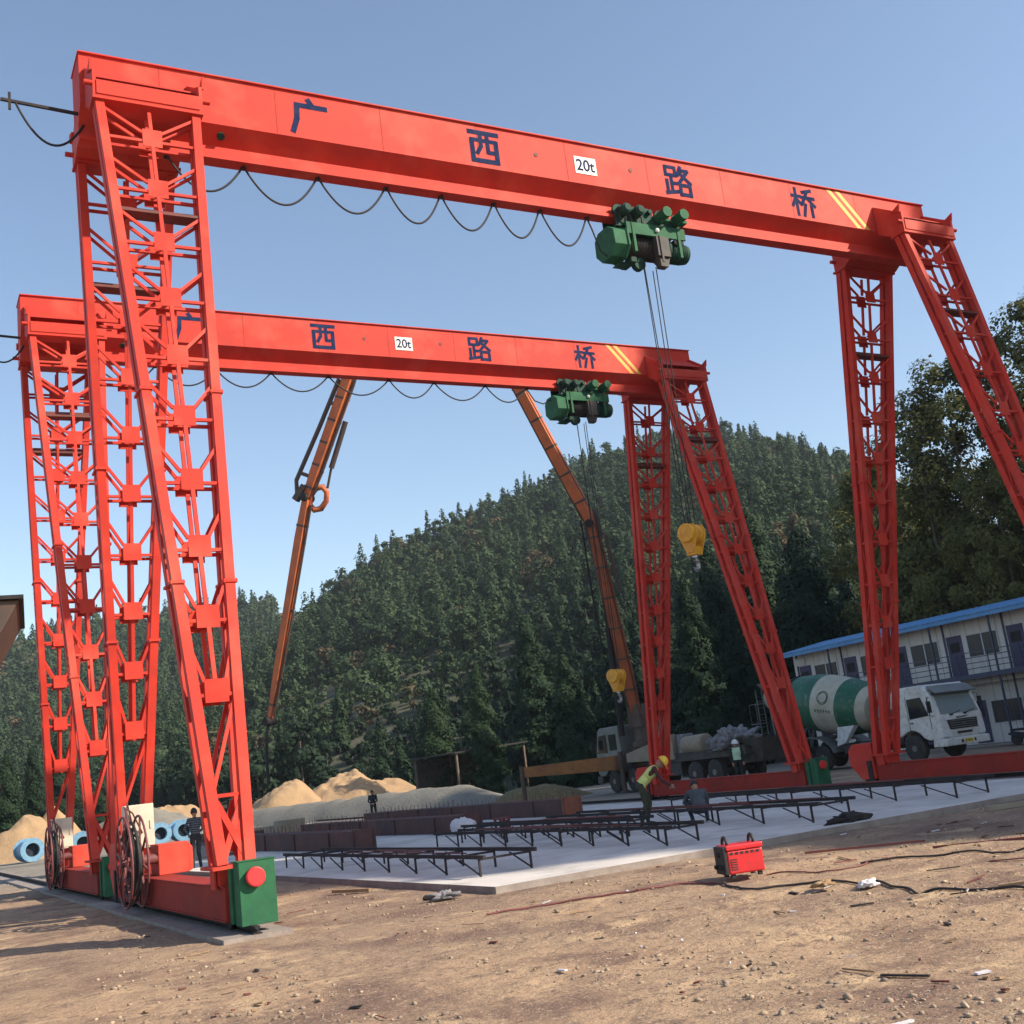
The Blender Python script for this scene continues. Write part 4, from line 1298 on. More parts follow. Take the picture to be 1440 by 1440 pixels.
    for s in (-1, 1):
        mb.bar((s * .42, 9.3, 1.0), (s * .62, 8.9, 2.35), .12); mb.bar((s * .42, 10.4, 1.0), (s * .55, 9.0, 2.3), .1); mb.bar((s * .5, 10.5, .8), (s * .55, 10.6, 3.4), .07)
        mb.bar((s * .5, 9.2, 2.4), (s * .55, 10.6, 3.4), .07)
    mb.build('rear_frame', CABG, t)
    mb = MB()
    mb.hexa([Vector(q) for q in ((-.35, 10.15, 3.65), (.35, 10.15, 3.65), (.35, 10.75, 3.65), (-.35, 10.75, 3.65), (-.62, 10.0, 4.25), (.62, 10.0, 4.25), (.62, 11.2, 4.25), (-.62, 11.2, 4.25))])
    mb.build('charging_hopper', CABG, t)
    mb = MB(); mb.prism([(10.3, 2.9), (10.9, 2.4), (11.0, 2.0), (10.85, 2.0), (10.4, 2.5)], 'x', -.45, .45)
    ch_ = [(-.3, 10.7, 1.9), (-.7, 11.0, 1.5), (-1.2, 11.2, 1.05)]
    mb.tube(ch_, [.22, .2, .18], 10)
    mb.build('discharge_chute', STEELD, t)
    mb = MB()
    for x in (-1.0, -.62):
        mb.tube([(x, 10.9, .9), (x, 10.9, 3.1), (x, 10.9, 3.95)], .025, 6)
    for k in range(9): mb.bar((-1.0, 10.9, 1.0 + .3 * k), (-.62, 10.9, 1.0 + .3 * k), .025)
    mb.tube([(-1.0, 10.9, 3.3), (-1.02, 11.5, 3.3), (-1.02, 11.5, 2.4), (-.62, 11.5, 2.4), (-.62, 11.5, 3.3), (-.62, 10.9, 3.3)], .022, 6)
    mb.box(-1.05, -.55, 10.85, 11.5, 2.36, 2.4)
    mb.build('ladder', CABG, t)
    mb = MB(); mb.box(-1.1, 1.1, 10.55, 10.65, .75, .92); bb = mb.build('rear_bar', CHASS, t)
    for s in (-1, 1):
        mb = MB(); mb.box(s * .95 - .14, s * .95 + .14, 10.651, 10.68, .76, .90); mb.build('tail_light', LAMPR, bb)
    return t
mixer_truck()

# ================================================================== CONCRETE PUMP TRUCK  (front faces +Y) and its boom
def pump_truck():
    t = thing('pump_truck', 'dusty concrete pump truck with long orange folding boom standing behind the far right legs', 'truck', (27.7, 0, 0))
    mb = MB()
    mb.box(-.5, -.28, 17.8, 28.4, .78, 1.12); mb.box(.28, .5, 17.8, 28.4, .78, 1.12)
    for y in (19.8, 21.2, 26.0, 27.6): mb.box(-1.0, 1.0, y - .09, y + .09, .44, .62)
    mb.box(-1.2, 1.2, 17.6, 24.6, 1.12, 1.42); mb.box(-1.22, -1.0, 17.6, 24.6, 1.42, 1.5); mb.box(-1.15, -.6, 22.2, 23.9, .55, 1.1)
    mb.box(.6, 1.15, 22.2, 23.9, .55, 1.1)
    mb.build('chassis', CHASS, t, 0.012)
    # cab
    mb = MB()
    prof = [(28.85, .85), (28.92, 1.9), (28.62, 2.95), (28.4, 3.12), (26.75, 3.12), (26.7, .95), (27.0, .95)] + [(27.6 + .66 * math.cos(a), .56 + .66 * math.sin(a)) for a in np.linspace(R(140), R(35), 7)] + [(28.4, .8)]
    mb.prism(prof, 'x', -1.22, 1.22)
    cab = mb.build('cab', CABG, t, 0.05)
    for s in (-1, 1):
        mb = MB(); mb.prism([(28.50, 2.75), (28.72, 1.95), (27.85, 1.90), (27.85, 2.78)], 'x', s * 1.222 - .012, s * 1.222 + .012)
        mb.build('side_window', GLASSD, cab)
        mb = MB(); mb.prism([(27.65, 2.75), (27.65, 2.0), (27.0, 2.0), (27.0, 2.75)], 'x', s * 1.222 - .01, s * 1.222 + .01)
        mb.build('rear_quarter_window', GLASSD, cab)
        mb = MB()
        mb.tube([(s * 1.22, 28.6, 2.7), (s * 1.48, 28.75, 2.6), (s * 1.48, 28.75, 2.0), (s * 1.22, 28.8, 1.95)], .02, 6); mb.box(s * 1.46 - .1, s * 1.46 + .1, 28.72, 28.78, 2.1, 2.55)
        mb.build('mirror', BLACK, cab)
        mb = MB(); mb.box(s * 1.0 - .16, s * 1.0 + .16, 28.88, 28.95, .95, 1.12); mb.build('headlight', LAMPC, cab)
    mb = MB(); mb.hexa([Vector(q) for q in ((-1.05, 28.86, 1.98), (1.05, 28.86, 1.98), (1.05, 28.93, 1.98), (-1.05, 28.93, 1.98), (-1.0, 28.60, 2.88), (1.0, 28.60, 2.88), (1.0, 28.67, 2.88), (-1.0, 28.67, 2.88))])
    mb.build('windscreen', GLASSD, cab)
    mb = MB(); mb.box(-1.24, 1.24, 28.6, 29.05, .5, .84); mb.build('bumper', CHASS, t, 0.03)
    for y in (19.8, 21.2, 26.0, 27.6):
        for s in (-1, 1): wheel_parts(t, s * 1.06, y, .54, .32, s)
    # turret and outriggers
    mb = MB(); mb.box(-.8, .8, 24.7, 26.5, 1.12, 2.0); mb.lathe((-.45, 25.65, 2.0), (0, 0, 1.5), [(0, .62), (.25, .62), (.3, .5), (1.2, .42), (1.5, .42)], 18)
    mb.prism([(25.1, 2.9), (26.2, 2.9), (26.1, 4.0), (25.3, 4.0)], 'x', -.95, -.82); mb.prism([(25.1, 2.9), (26.2, 2.9), (26.1, 4.0), (25.3, 4.0)], 'x', -.12, .01)
    mb.build('turret', BOOMD, t, 0.015)
    # swung-out front outrigger with jack leg, and the folded rear one lying along the deck
    mb = MB()
    mb.hexa([Vector(q) for q in ((-1.0, 26.7, 1.05), (-1.0, 27.3, 1.05), (-5.5, 28.95, 1.25), (-5.5, 28.6, 1.25), (-1.0, 26.7, 1.75), (-1.0, 27.3, 1.75), (-5.5, 28.95, 1.72), (-5.5, 28.6, 1.72))])
    og = mb.build('outrigger', OUTR, t, 0.015)
    mb = MB(); mb.cyl((-5.55, 28.78, .15), (-5.55, 28.78, 1.8), .11, n=14); mb.cyl((-5.55, 28.78, .06), (-5.55, 28.78, .16), .24, .16, n=16)
    mb.build('jack_leg', BOOMD, og)
    mb = MB(); mb.hexa([Vector(q) for q in ((-1.3, 22.4, 1.25), (-1.3, 26.2, 1.35), (-1.05, 26.2, 1.35), (-1.05, 22.4, 1.25), (-1.3, 22.4, 2.35), (-1.3, 26.2, 1.75), (-1.05, 26.2, 1.75), (-1.05, 22.4, 2.35))])
    og2 = mb.build('outrigger', TAN, t, 0.02)
    mb = MB(); mb.cyl((-1.42, 26.5, .08), (-1.42, 26.5, 1.9), .12, n=14); mb.cyl((-1.42, 26.5, .02), (-1.42, 26.5, .1), .27, .2, n=16); mb.box(-1.56, -1.28, 26.3, 26.7, 1.2, 1.7)
    mb.build('jack_leg', BOOMD, og2)
    # hopper and pipework at the rear, hand rail
    mb = MB(); mb.hexa([Vector(q) for q in ((-.7, 17.2, .8), (.7, 17.2, .8), (.7, 17.9, .8), (-.7, 17.9, .8), (-1.05, 16.6, 1.75), (1.05, 16.6, 1.75), (1.05, 17.95, 1.75), (-1.05, 17.95, 1.75))]); mb.build('feed_hopper', CHASS, t)
    mb = MB(); mb.tube([(-.7, 18.2, 1.62), (-.72, 21.0, 1.65), (-.6, 24.2, 2.3)], .09, 8); mb.tube([(.4, 18.2, 1.7), (.4, 22.0, 1.7)], .16, 10)
    mb.build('delivery_pipe', STEELD, t)
    mb = MB()
    for y in (23.6, 24.4): mb.tube([(-1.1, y, 1.5), (-1.1, y, 3.0)], .02, 6)
    mb.tube([(-1.1, 23.6, 3.0), (-1.1, 24.4, 3.0)], .02, 6)
    mb.build('hand_rail', STEEL, t)
    # ---- boom: five box arms, pipes along their backs, rams and links at the joints
    J = [Vector(q) for q in ((26.95, 25.66, 3.6), (25.14, 24.42, 12.57), (21.35, 24.4, 20.9), (15.35, 27.6, 21.45), (13.31, 30.39, 15.34), (11.75, 33.9, 5.3))]
    off = Vector((27.7, 0, 0))
    J = [q - off for q in J]
    vw = Vector((-.88, -.47, 0))            # boom plane normal
    arms = [(.50, .46), (.50, .44), (.46, .44), (.56, .46), (.46, .24)]
    for i, (w0, w1) in enumerate(arms):
        p, q = J[i], J[i + 1]
        mb = MB()
        o, L, x, y, z = frame_from(p, q, vw)
        # x: in-plane across, y ~ along vw
        vs = []
        for k, ww in ((-.12, w0 * .8), (L * .18, w0), (L * .82, (w0 + w1) / 2), (L + .1, w1 * .8)):
            for a, b in ((-1, -1), (1, -1), (1, 1), (-1, 1)):
                vs.append(o + z * k + x * (a * ww / 2) + y * (b * ww * .42))
        fs = [(0, 3, 2, 1), (12, 13, 14, 15)]
        for r in range(3):
            for k in range(4): fs.append((r * 4 + k, r * 4 + (k + 1) % 4, r * 4 + 4 + (k + 1) % 4, r * 4 + 4 + k))
        mb.add(vs, fs)
        mb.add([], [])
        arm = mb.build('boom_arm', ORANGE if i else BOOMO, t, 0.02)
        m3 = MB()
        for k in np.arange(.12, .95, .16):
            ww = w0 + (w1 - w0) * k + .03
            m3.bar(o + z * (L * k), o + z * (L * k + .10), ww * .98, ww * .86, up=vw)
        m3.tube([o + z * .5 - x * (w0 / 2 + .03) + y * .06, o + z * (L - .4) - x * (w1 / 2 + .03) + y * .06], .022, 6)
        m3.build('hose_clamp', BOOMD, arm)
        sd = 1
        mb = MB()
        lat = x * (sd * (w0 / 2 + .10))
        mb.tube([o + z * (.3) + lat, o + z * (L * .5) + lat * .98, o + z * (L - .3) + x * (sd * (w1 / 2 + .10))], .06, 8)
        for k in (.2, .5, .8): mb.bar(o + z * (L * k) + x * (sd * w0 * .3), o + z * (L * k) + lat * 1.12, .10, .08)
        mb.build('concrete_pipe', BOOMD, arm)
        mb = MB(); mb.cyl(q - y * .32, q + y * .32, .20, n=16); mb.build('joint_pin', STEELD, arm)
    mb = MB()
    # luffing ram on the lower arm
    o, L, x, y, z = frame_from(J[0], J[1], vw)
    mb.cyl(J[0] + x * .9 + Vector((0, 0, -1.0)), o + z * 4.2 + x * .45, .13, n=12); mb.cyl(o + z * 4.2 + x * .45, o + z * 6.3 + x * .22, .08, n=12)
    mb.tube([o + z * 3.0 + x * 1.0, o + z * 6.0 + x * .85, o + z * (L + .2) + x * .55, o + z * (L + .5)], .045, 6)
    mb.build('luffing_ram', STEELD, t)
    # elbow link and ram on the descending arm
    o, L, x, y, z = frame_from(J[3], J[4], (-.48, -.85, 0))
    x = -x
    mb = MB()
    ctr = J[4] + x * -.52 - z * .15
    pts = [ctr + x * (.40 * math.cos(a)) + z * (.58 * math.sin(a)) for a in np.linspace(0, 2 * math.pi, 9)]
    mb.tube(pts, .15, 6)
    lk = mb.build('elbow_link', ORANGE, t)
    mb = MB(); mb.cyl(o + z * 3.0 - x * .52, o + z * (L - 1.7) - x * .62, .13, n=12); mb.cyl(o + z * (L - 1.7) - x * .62, ctr - z * .6 - x * .25, .06, n=10)
    mb.tube([o + z * 1.2 + x * .46, o + z * 3.6 + x * .58, o + z * (L - .6) + x * .78, o + z * (L + .15) + x * .45], .11, 8)
    mb.bar(o + z * 2.4, o + z * 2.4 + x * .58, .16); mb.bar(o + z * (L - 1.0), o + z * (L - 1.0) + x * .78, .16); mb.bar(o + z * (L - .5) + x * .3, o + z * (L + .3) + x * .5, .3, .3)
    mb.build('folding_ram', BOOMD, t)
    o, L, x, y, z = frame_from(J[0], J[1], vw)
    mb = MB()
    for s_ in (-1, 1):
        c_ = J[1] + x * (s_ * .35)
        mb.bar(c_ - z * .7, c_ + z * .6 + x * (s_ * -.05), .18, .16)
    mb.cyl(J[1] - z * 3.4 - x * .62, J[1] - z * .7 - x * .55, .09, n=10)
    mb.build('elbow_link', BOOMD, t)
    mb = MB(); e = J[5]
    mb.tube([e, e + Vector((-.15, .1, -.5)), e + Vector((-.22, .2, -1.6)), e + Vector((-.2, .25, -2.9))], [.10, .085, .08, .08], 8)
    mb.build('end_hose', BLACK, t)
    return t
pump_truck()

# crumpled sheeting and a rolled mat lying on the pump truck's deck
def lumpy(name, label, cat, loc, rx_, ry_, rz_, material, seed, n=28, amp=.45, fr=2.2, rot=0):
    u = np.linspace(0, math.pi, n); a = np.linspace(0, 2 * math.pi, n * 2)
    U, A = np.meshgrid(u, a, indexing='ij')
    X = np.sin(U) * np.cos(A); Y = np.sin(U) * np.sin(A); Z = np.cos(U)
    K = np.array([[1 + amp * fbm(X[i, j % (2 * n - 1)] * fr + seed, Y[i, j % (2 * n - 1)] * fr + Z[i, j] * 1.7, 1.0, 4) for j in range(2 * n)] for i in range(n)])
    o = grid_mesh(name, X * K * rx_, Y * K * ry_, np.maximum(Z * K * rz_, -rz_ * .35), material, None)
    bm = bmesh.new(); bm.from_mesh(o.data); bmesh.ops.remove_doubles(bm, verts=bm.verts, dist=1e-4); bmesh.ops.recalc_face_normals(bm, faces=bm.faces); bm.to_mesh(o.data); bm.free()
    o.location = loc; o.rotation_euler = (0, 0, rot)
    return tag(o, label, cat)
lumpy('plastic_sheeting', 'heap of crumpled grey plastic sheeting on the pump truck deck', 'sheeting', (27.1, 19.0, 1.62), .85, 1.25, .6, SHEETG, 3, 34, .6, 3.5)
mb = MB(); mb.lathe((26.7, 20.3, 1.80), (0, 1.5, 0), [(0, .1), (0, .36), (.04, .40), (1.46, .38), (1.5, .34), (1.5, .1)], 22)
tag(mb.build('rolled_mat', TAN), 'pale rolled mat lying on the pump truck deck beside a red leg', 'mat')
tag(MB().box(26.6, 27.2, 21.85, 22.35, 1.43, 2.3).build('tool_box', SHEETG, None, .03), 'grey tool box standing on the pump truck deck behind the red leg', 'box')

# ================================================================== SITE BUILDING
def site_building():
    t = thing('site_building', 'two storey white prefabricated site building with blue roof, purple doors and railed gallery', 'building', (43, 18, 0))
    ox, oy = 43, 18
    xw = 42.95; y0, y1 = 3.0, 32.0
    P = lambda mb, *a: mb.box(a[0] - ox, a[1] - ox, a[2] - oy, a[3] - oy, a[4], a[5])
    mb = MB(); P(mb, xw, 49.0, y0, y1, 3.0, 6.45); P(mb, xw + .8, 49.0, y0, y1, 0.0, 3.0)
    mb.prism([(xw - ox, 6.45), (49.0 - ox, 6.45), (46.0 - ox, 6.72)], 'y', y0 - oy, y1 - oy)
    wall = mb.build('wall', PANELW, t)
    # panel joints
    mb = MB()
    for y in np.arange(y0, y1 + .1, 0.91):
        P(mb, xw - .006, xw - .0005, y - .008, y + .008, .1, 6.4)
    mb.build('panel_joint', TRIMB, wall)
    # corrugated roof
    mb = MB()
    ys = np.arange(y0 - .55, y1 + .30, .19)
    vs = []; fs = []
    n = 0
    for side in (0, 1):
        xe, ze, xr_, zr_ = ((41.75, 6.30, 46.0, 6.98), (46.0, 6.98, 50.2, 6.30))[side]
        for k, y in enumerate(ys):
            dz = .028 if k % 2 else 0.0
            vs += [(xe - ox, y - oy, ze + dz), (xr_ - ox, y - oy, zr_ + dz), (xe - ox, y - oy, ze + dz - .03), (xr_ - ox, y - oy, zr_ + dz - .03)]
        b = side * len(ys) * 4
        for k in range(len(ys) - 1):
            i = b + 4 * k
            fs += [(i, i + 1, i + 5, i + 4), (i + 2, i + 6, i + 7, i + 3), (i, i + 4, i + 6, i + 2), (i + 1, i + 3, i + 7, i + 5)]
    mb.add(vs, fs)
    mb.build('roof', ROOFB, t)
    mb = MB(); P(mb, 41.78, 41.84, y0 - .5, y1 + .25, 6.08, 6.27); mb.build('fascia', ROOFB, t)
    # gallery floor, posts, rails
    mb = MB(); P(mb, 41.9, xw - .002, y0, y1, 3.30, 3.42); P(mb, 41.86, 41.90, y0, y1, 3.24, 3.46)
    gl = mb.build('gallery_floor', TRIMB, t)
    doors = [31.1 - 3.64 * k for k in range(8)]
    for y in [d_ - 3.05 + 3.64 for d_ in doors] + [doors[-1] - 3.05]:
        if not (y0 - .1 < y < y1 + .2): continue
        mb = MB(); P(mb, 41.92, 42.0, y - .04, y + .04, 0, 6.25); mb.build('gallery_post', TRIMB, t)
        mb = MB(); P(mb, xw - .05, xw - .008, y - .05, y + .05, 0.05, 6.4); mb.build('wall_post', TRIMB, t)
    mb = MB()
    for z in (3.72, 3.98, 4.24, 4.5): P(mb, 41.93, 41.97, y0, y1, z - .02, z + .02)
    for y in np.arange(y0, y1, 1.82): P(mb, 41.93, 41.97, y - .02, y + .02, 3.46, 4.52)
    mb.build('railing', TRIMB, gl)
    xw_ = xw
    for lv, z0 in ((1, 3.42), (0, .12)):
        xw = xw_ + (0 if lv else .8)
        for d_ in doors:
            if d_ + .5 > y1 or d_ - 3 < y0 - 1: pass
            if d_ - .48 > y0:
                mb = MB(); P(mb, xw - .035, xw - .002, d_ - .46, d_ + .46, z0 + .02, z0 + 2.08)
                dr = mb.build('door', DOORP, t)
                mb = MB(); P(mb, xw - .055, xw - .036, d_ - .36, d_ - .32, z0 + .95, z0 + 1.1); mb.build('door_handle', STEELD, dr)
                mb = MB(); P(mb, xw - .040, xw - .036, d_ - .3, d_ + .3, z0 + 1.25, z0 + 1.75); mb.build('door_pane', STEELD, dr)
            a, b = d_ - 2.62, d_ - .78
            if a > y0:
                mb = MB()
                zz0, zz1 = z0 + .92, z0 + 1.98
                P(mb, xw - .03, xw - .002, a, b, zz0, zz1)
                wn_ = mb.build('window', CURTAIN, t)
                mb = MB()
                for q in (a, (a + b) / 2, b): P(mb, xw - .05, xw - .031, q - .03, q + .03, zz0 - .03, zz1 + .03)
                P(mb, xw - .052, xw - .031, a, b, zz0 - .05, zz0); P(mb, xw - .052, xw - .031, a, b, zz1, zz1 + .05)
                mb.build('window_frame', ALU, wn_)
    xw = xw_
    mb = MB(); P(mb, 41.6, xw + .79, y0 - 1, y1 + .5, 0.0, .10); mb.build('plinth', SLABE, t)
    mb = MB(); P(mb, xw - .06, xw - .04, 31.1 - .1, 31.9, 5.55, 6.0); mb.build('notice_board', PANELW, t)
    return t
site_building()

# ================================================================== low shed under the hill
def shed():
    t = thing('shed', 'low dark open shed with flat roof under the hillside trees', 'shed', (34.0, 58.5, 0), 0.25)
    MB().prism([(-3.6, 3.3), (3.6, 3.6), (3.6, 3.7), (-3.6, 3.4)], 'y', -2.6, 2.6).build('roof', STEELD, t)
    for x in (-3.3, 0, 3.3):
        for y in (-2.4, 2.4):
            MB().box(x - .07, x + .07, y - .07, y + .07, 0, 3.4).build('post', TRUNK, t)
    MB().box(-3.4, 3.4, 2.42, 2.5, .2, 3.2).build('back_wall', CHASS, t)
shed()

# ================================================================== steel hopper cut by the left edge
def hopper():
    t = thing('aggregate_hopper', 'dark steel aggregate hopper cut off by the left edge of the photo', 'hopper', (-4.3, -6.75, 0), -0.1)
    mb = MB()
    mb.prism([(-1.5, 2.9), (1.02, 3.05), (1.12, 3.3), (1.30, 3.62), (1.42, 3.85), (-2.0, 3.85)], 'y', -.9, .9)
    mb.build('bin', BOOMD, t, .015)
    MB().box(-2.05, 1.46, -.95, .95, 3.852, 3.89).build('rim', STEELD, t)
    for x in (-1.4, .3):
        for y in (-.75, .75):
            MB().box(x - .08, x + .08, y - .08, y + .08, -.05, 2.96).build('leg', BOOMD, t)
    mb = MB(); mb.hexa([Vector(q) for q in ((-.7, -.3, 1.9), (-.1, -.3, 1.9), (-.1, .3, 1.9), (-.7, .3, 1.9), (-1.2, -.7, 2.88), (.2, -.7, 2.88), (.2, .7, 2.88), (-1.2, .7, 2.88))]); mb.build('chute', BOOMD, t)
hopper()

# ================================================================== PEOPLE
def sstep(me_name, caps, ells, voxel, mats, classify, parent=None):
    """one continuous skin over tapered limbs: union of capsules and ellipsoids, voxel-remeshed and relaxed"""
    mb = MB()
    for p, q, r0, r1 in caps:
        p, q = Vector(p), Vector(q)
        L = (q - p).length
        pr = []
        for a in np.linspace(-90, 0, 5): pr.append((r0 * math.sin(R(a)), max(r0 * math.cos(R(a)), .0005)))
        for a in np.linspace(0, 90, 5): pr.append((L + r1 * math.sin(R(a)), max(r1 * math.cos(R(a)), .0005)))
        mb.lathe(p, (q - p).normalized(), pr, 14)
    for c, r, rot in ells:
        bm = bmesh.new(); bmesh.ops.create_icosphere(bm, subdivisions=3, radius=1)
        M = Matrix.Translation(Vector(c)) @ (rot.to_4x4() if rot is not None else Matrix()) @ Matrix.Diagonal((*r, 1))
        o = len(mb.v)
        for v in bm.verts: mb.v.append(tuple(M @ v.co))
        for f in bm.faces: mb.f.append([v.index + o for v in f.verts]); mb.m.append(0); mb.sm.append(True)
        bm.free()
    ob = mb.build(me_name, mats)
    md = ob.modifiers.new('r', 'REMESH'); md.mode = 'VOXEL'; md.voxel_size = voxel; md.use_smooth_shade = True
    m2 = ob.modifiers.new('s', 'SMOOTH'); m2.iterations = 3; m2.factor = .5
    bpy.context.view_layer.update()
    dg = bpy.context.evaluated_depsgraph_get()
    me = bpy.data.meshes.new_from_object(ob.evaluated_get(dg))
    bpy.data.objects.remove(ob)
    me.name = me_name
    me.materials.clear()
    for m in mats: me.materials.append(m)
    for p in me.polygons:
        p.material_index = classify(p.center); p.use_smooth = True
    o = bpy.data.objects.new(me_name, me)
    COL.objects.link(o)
    if parent: o.parent = parent
    return o

def seg_dist(p, a, b):
    ab = b - a
    t = max(0, min(1, (p - a).dot(ab) / max(ab.length_squared, 1e-9)))
    return (p - (a + ab * t)).length, t

def person(label, loc, rz, J, top, pants, shoe=None, hair=True, helmet=None, vest=None, sleeves='long', scale=1.0):
    """J: joint table; the figure faces -Y in its own frame"""
    J = {k: Vector(v) for k, v in J.items()}
    root = thing('person', label, 'person', loc, rz)
    root.scale = (scale,) * 3
    g = lambda k: J[k]
    caps = []; bones = []
    def bone(a, b, r0, r1, m):
        caps.append((a, b, r0, r1)); bones.append((Vector(a), Vector(b), (r0 + r1) / 2, m))
    SK, TP, PN, SH = 0, 1, 2, 3
    pel, che, nek, hd = g('pelvis'), g('chest'), g('neck'), g('head')
    spine = (nek - pel).normalized()
    sh_ax = (g('shR') - g('shL')).normalized()
    fwd = sh_ax.cross(spine)
    if 'face' in J: face = g('face').normalized()
    else: face = Vector((0, -1, 0))
    for s, sg in (('L', 1), ('R', -1)):
        bone(g('hip' + s), g('kn' + s), .083, .058, PN)
        bone(g('kn' + s), g('an' + s), .058, .042, PN)
        bone(g('an' + s) + Vector((0, 0, -.03)), g('toe' + s), .042, .032, SH)
        bone(g('sh' + s), g('el' + s), .052, .040, TP)
        bone(g('el' + s), g('wr' + s), .040, .028, TP if sleeves == 'long' else SK)
        # hand: palm, four unequal fingers bent at the knuckles, thumb from the side of the palm
        fd = (g('wr' + s) - g('el' + s)).normalized()
        pa = g('wr' + s) + fd * .02
        pe = g('wr' + s) + fd * .085
        side = fd.cross(fwd)
        if side.length < .1: side = fd.cross(Vector((0, 0, 1)))
        side.normalize(); nrm = side.cross(fd)
        bone(pa, pe, .027, .030, SK)
        for i, ln in enumerate((.066, .078, .072, .055)):
            b0 = pe + side * (.030 - .020 * i)
            b1 = b0 + fd * (ln * .55) + nrm * .010
            b2 = b1 + fd * (ln * .35) + nrm * .028
            bone(b0, b1, .0105, .010, SK); bone(b1, b2, .010, .0085, SK)
        t0 = pa + side * .03 + fd * .015
        t1 = t0 + side * .03 + fd * .03 + nrm * .008
        bone(t0, t1, .013, .011, SK); bone(t1, t1 + fd * .028 + nrm * .012, .011, .009, SK)
    bone(nek - spine * .03, hd - spine * .03, .052, .050, SK)
    bone(g('shL'), g('shR'), .062, .062, TP)
    bone(pel, che, .10, .11, TP)
    bone(g('hipL'), g('hipR'), .088, .088, PN)
    rt = Matrix((sh_ax, -fwd if fwd.length else Vector((0, 1, 0)), spine)).transposed()
    zup = (hd - nek).normalized()
    fx = zup.cross(face).normalized() * -1
    fy = fx.cross(zup)
    hr = Matrix((fx, -face if False else fy * 1.0, zup)).transposed()
    fc = (face - zup * face.dot(zup)).normalized()
    ells = [(che, (.175, .115, .19), rt), (pel + spine * .12, (.145, .105, .14), rt), (pel, (.16, .115, .11), rt),
            (hd, (.076, .095, .112), hr), (hd - zup * .055 + fc * .03, (.055, .062, .06), hr),
            (hd + fc * .097 - zup * .018, (.013, .02, .024), hr), (hd + fc * .085 - zup * .060, (.024, .014, .010), hr), (hd + fc * .078 + zup * .018, (.05, .02, .012), hr)]
    sd = zup.cross(fc).normalized()
    for s in (-1, 1):
        ells.append((hd + sd * (s * .077) - zup * .008, (.014, .022, .032), hr))
    for k in ('hip', 'sh'):
        pass
    tors = [(pel + spine * .04, nek - spine * .03, .15, TP)]
    def classify(p):
        best = 9; m = TP
        for a, b, r, mm in bones + tors:
            d, t = seg_dist(p, a, b)
            if d - r < best: best = d - r; m = mm
        if (p - hd).length < .135 and (p - hd).dot(zup) > -.12: return SK
        if m == TP and (p - pel).dot(spine) < .045 and min(seg_dist(p, g('el' + s), g('wr' + s))[0] for s in 'LR') > .06: return PN
        return m
    body = sstep('body', caps, ells, .0085, [SKIN, top, pants, shoe or BLACK], classify, root)
    # eyes
    mb = MB()
    for s in (-1, 1):
        c = hd + fc * .088 + sd * (s * .030) + zup * .004
        mb.cyl(c - fc * .008, c + fc * .004, .012, .009, 10)
    mb.build('eye', BLACK, root)
    if hair:
        bm = bmesh.new(); bmesh.ops.create_icosphere(bm, subdivisions=3, radius=1)
        for v in bm.verts:
            d = v.co.copy()
            w = hr @ Vector((d.x * .083, d.y * .103, d.z * .119))
            v.co = hd + w + zup * .008
        kill = [v for v in bm.verts if (v.co - hd).dot(zup) < -.035 or ((v.co - hd).dot(fc) > .045 and (v.co - hd).dot(zup) < .055)]
        bmesh.ops.delete(bm, geom=kill, context='VERTS')
        me = bpy.data.meshes.new('hair'); bm.to_mesh(me); bm.free()
        for p in me.polygons: p.use_smooth = True
        me.materials.append(HAIRM)
        o = bpy.data.objects.new('hair', me); COL.objects.link(o); o.parent = root
        sm = o.modifiers.new('thick', 'SOLIDIFY'); sm.thickness = .012
    if helmet:
        mb = MB()
        pr = [(.0, .145), (.004, .15), (.012, .128)] + [(.012 + .135 * math.sin(R(a)), .128 * math.cos(R(a)) + .0005) for a in np.linspace(8, 90, 9)]
        mb.lathe(hd + zup * .028, zup, pr, 26)
        mb.add([hd + zup * .030 + fc * .13 + sd * .09, hd + zup * .030 + fc * .13 - sd * .09, hd + zup * .024 + fc * .205 - sd * .05, hd + zup * .024 + fc * .205 + sd * .05,
                hd + zup * .042 + fc * .12 + sd * .09, hd + zup * .042 + fc * .12 - sd * .09, hd + zup * .034 + fc * .20 - sd * .05, hd + zup * .034 + fc * .20 + sd * .05],
               [(0, 3, 2, 1), (4, 5, 6, 7), (0, 1, 5, 4), (1, 2, 6, 5), (2, 3, 7, 6), (3, 0, 4, 7)])
        mb.build('hard_hat', helmet, root)
    if vest:
        bm = bmesh.new(); bm.from_mesh(body.data)
        bm.normal_update()
        keep = []
        for f in bm.faces:
            c = f.calc_center_median()
            d, t = seg_dist(c, pel, nek)
            arm = min(seg_dist(c, g('sh' + s), g('el' + s))[0] - .03 for s in 'LR')
            armt = min(seg_dist(c, g('el' + s), g('wr' + s))[0] for s in 'LR')
            lat = abs((c - che).dot(sh_ax))
            along = (c - pel).dot(spine)
            if f.material_index in (1, 2) and .02 < along < (nek - pel).length - .005 and lat < .155 and d < .21 and armt > .07 and not (along > (nek - pel).length - .13 and lat < .05 and (c - che).dot(fwd) * 1 < 0 and False):
                keep.append(f)
        ks = set(keep)
        bmesh.ops.delete(bm, geom=[f for f in bm.faces if f not in ks], context='FACES')
        bm.normal_update()
        for v in bm.verts: v.co += v.normal * .012
        me = bpy.data.meshes.new('safety_vest'); bm.to_mesh(me); bm.free()
        me.materials.clear(); me.materials.append(vest)
        for p in me.polygons: p.material_index = 0
        o = bpy.data.objects.new('safety_vest', me); COL.objects.link(o); o.parent = root
        sm = o.modifiers.new('thick', 'SOLIDIFY'); sm.thickness = .008
    return root

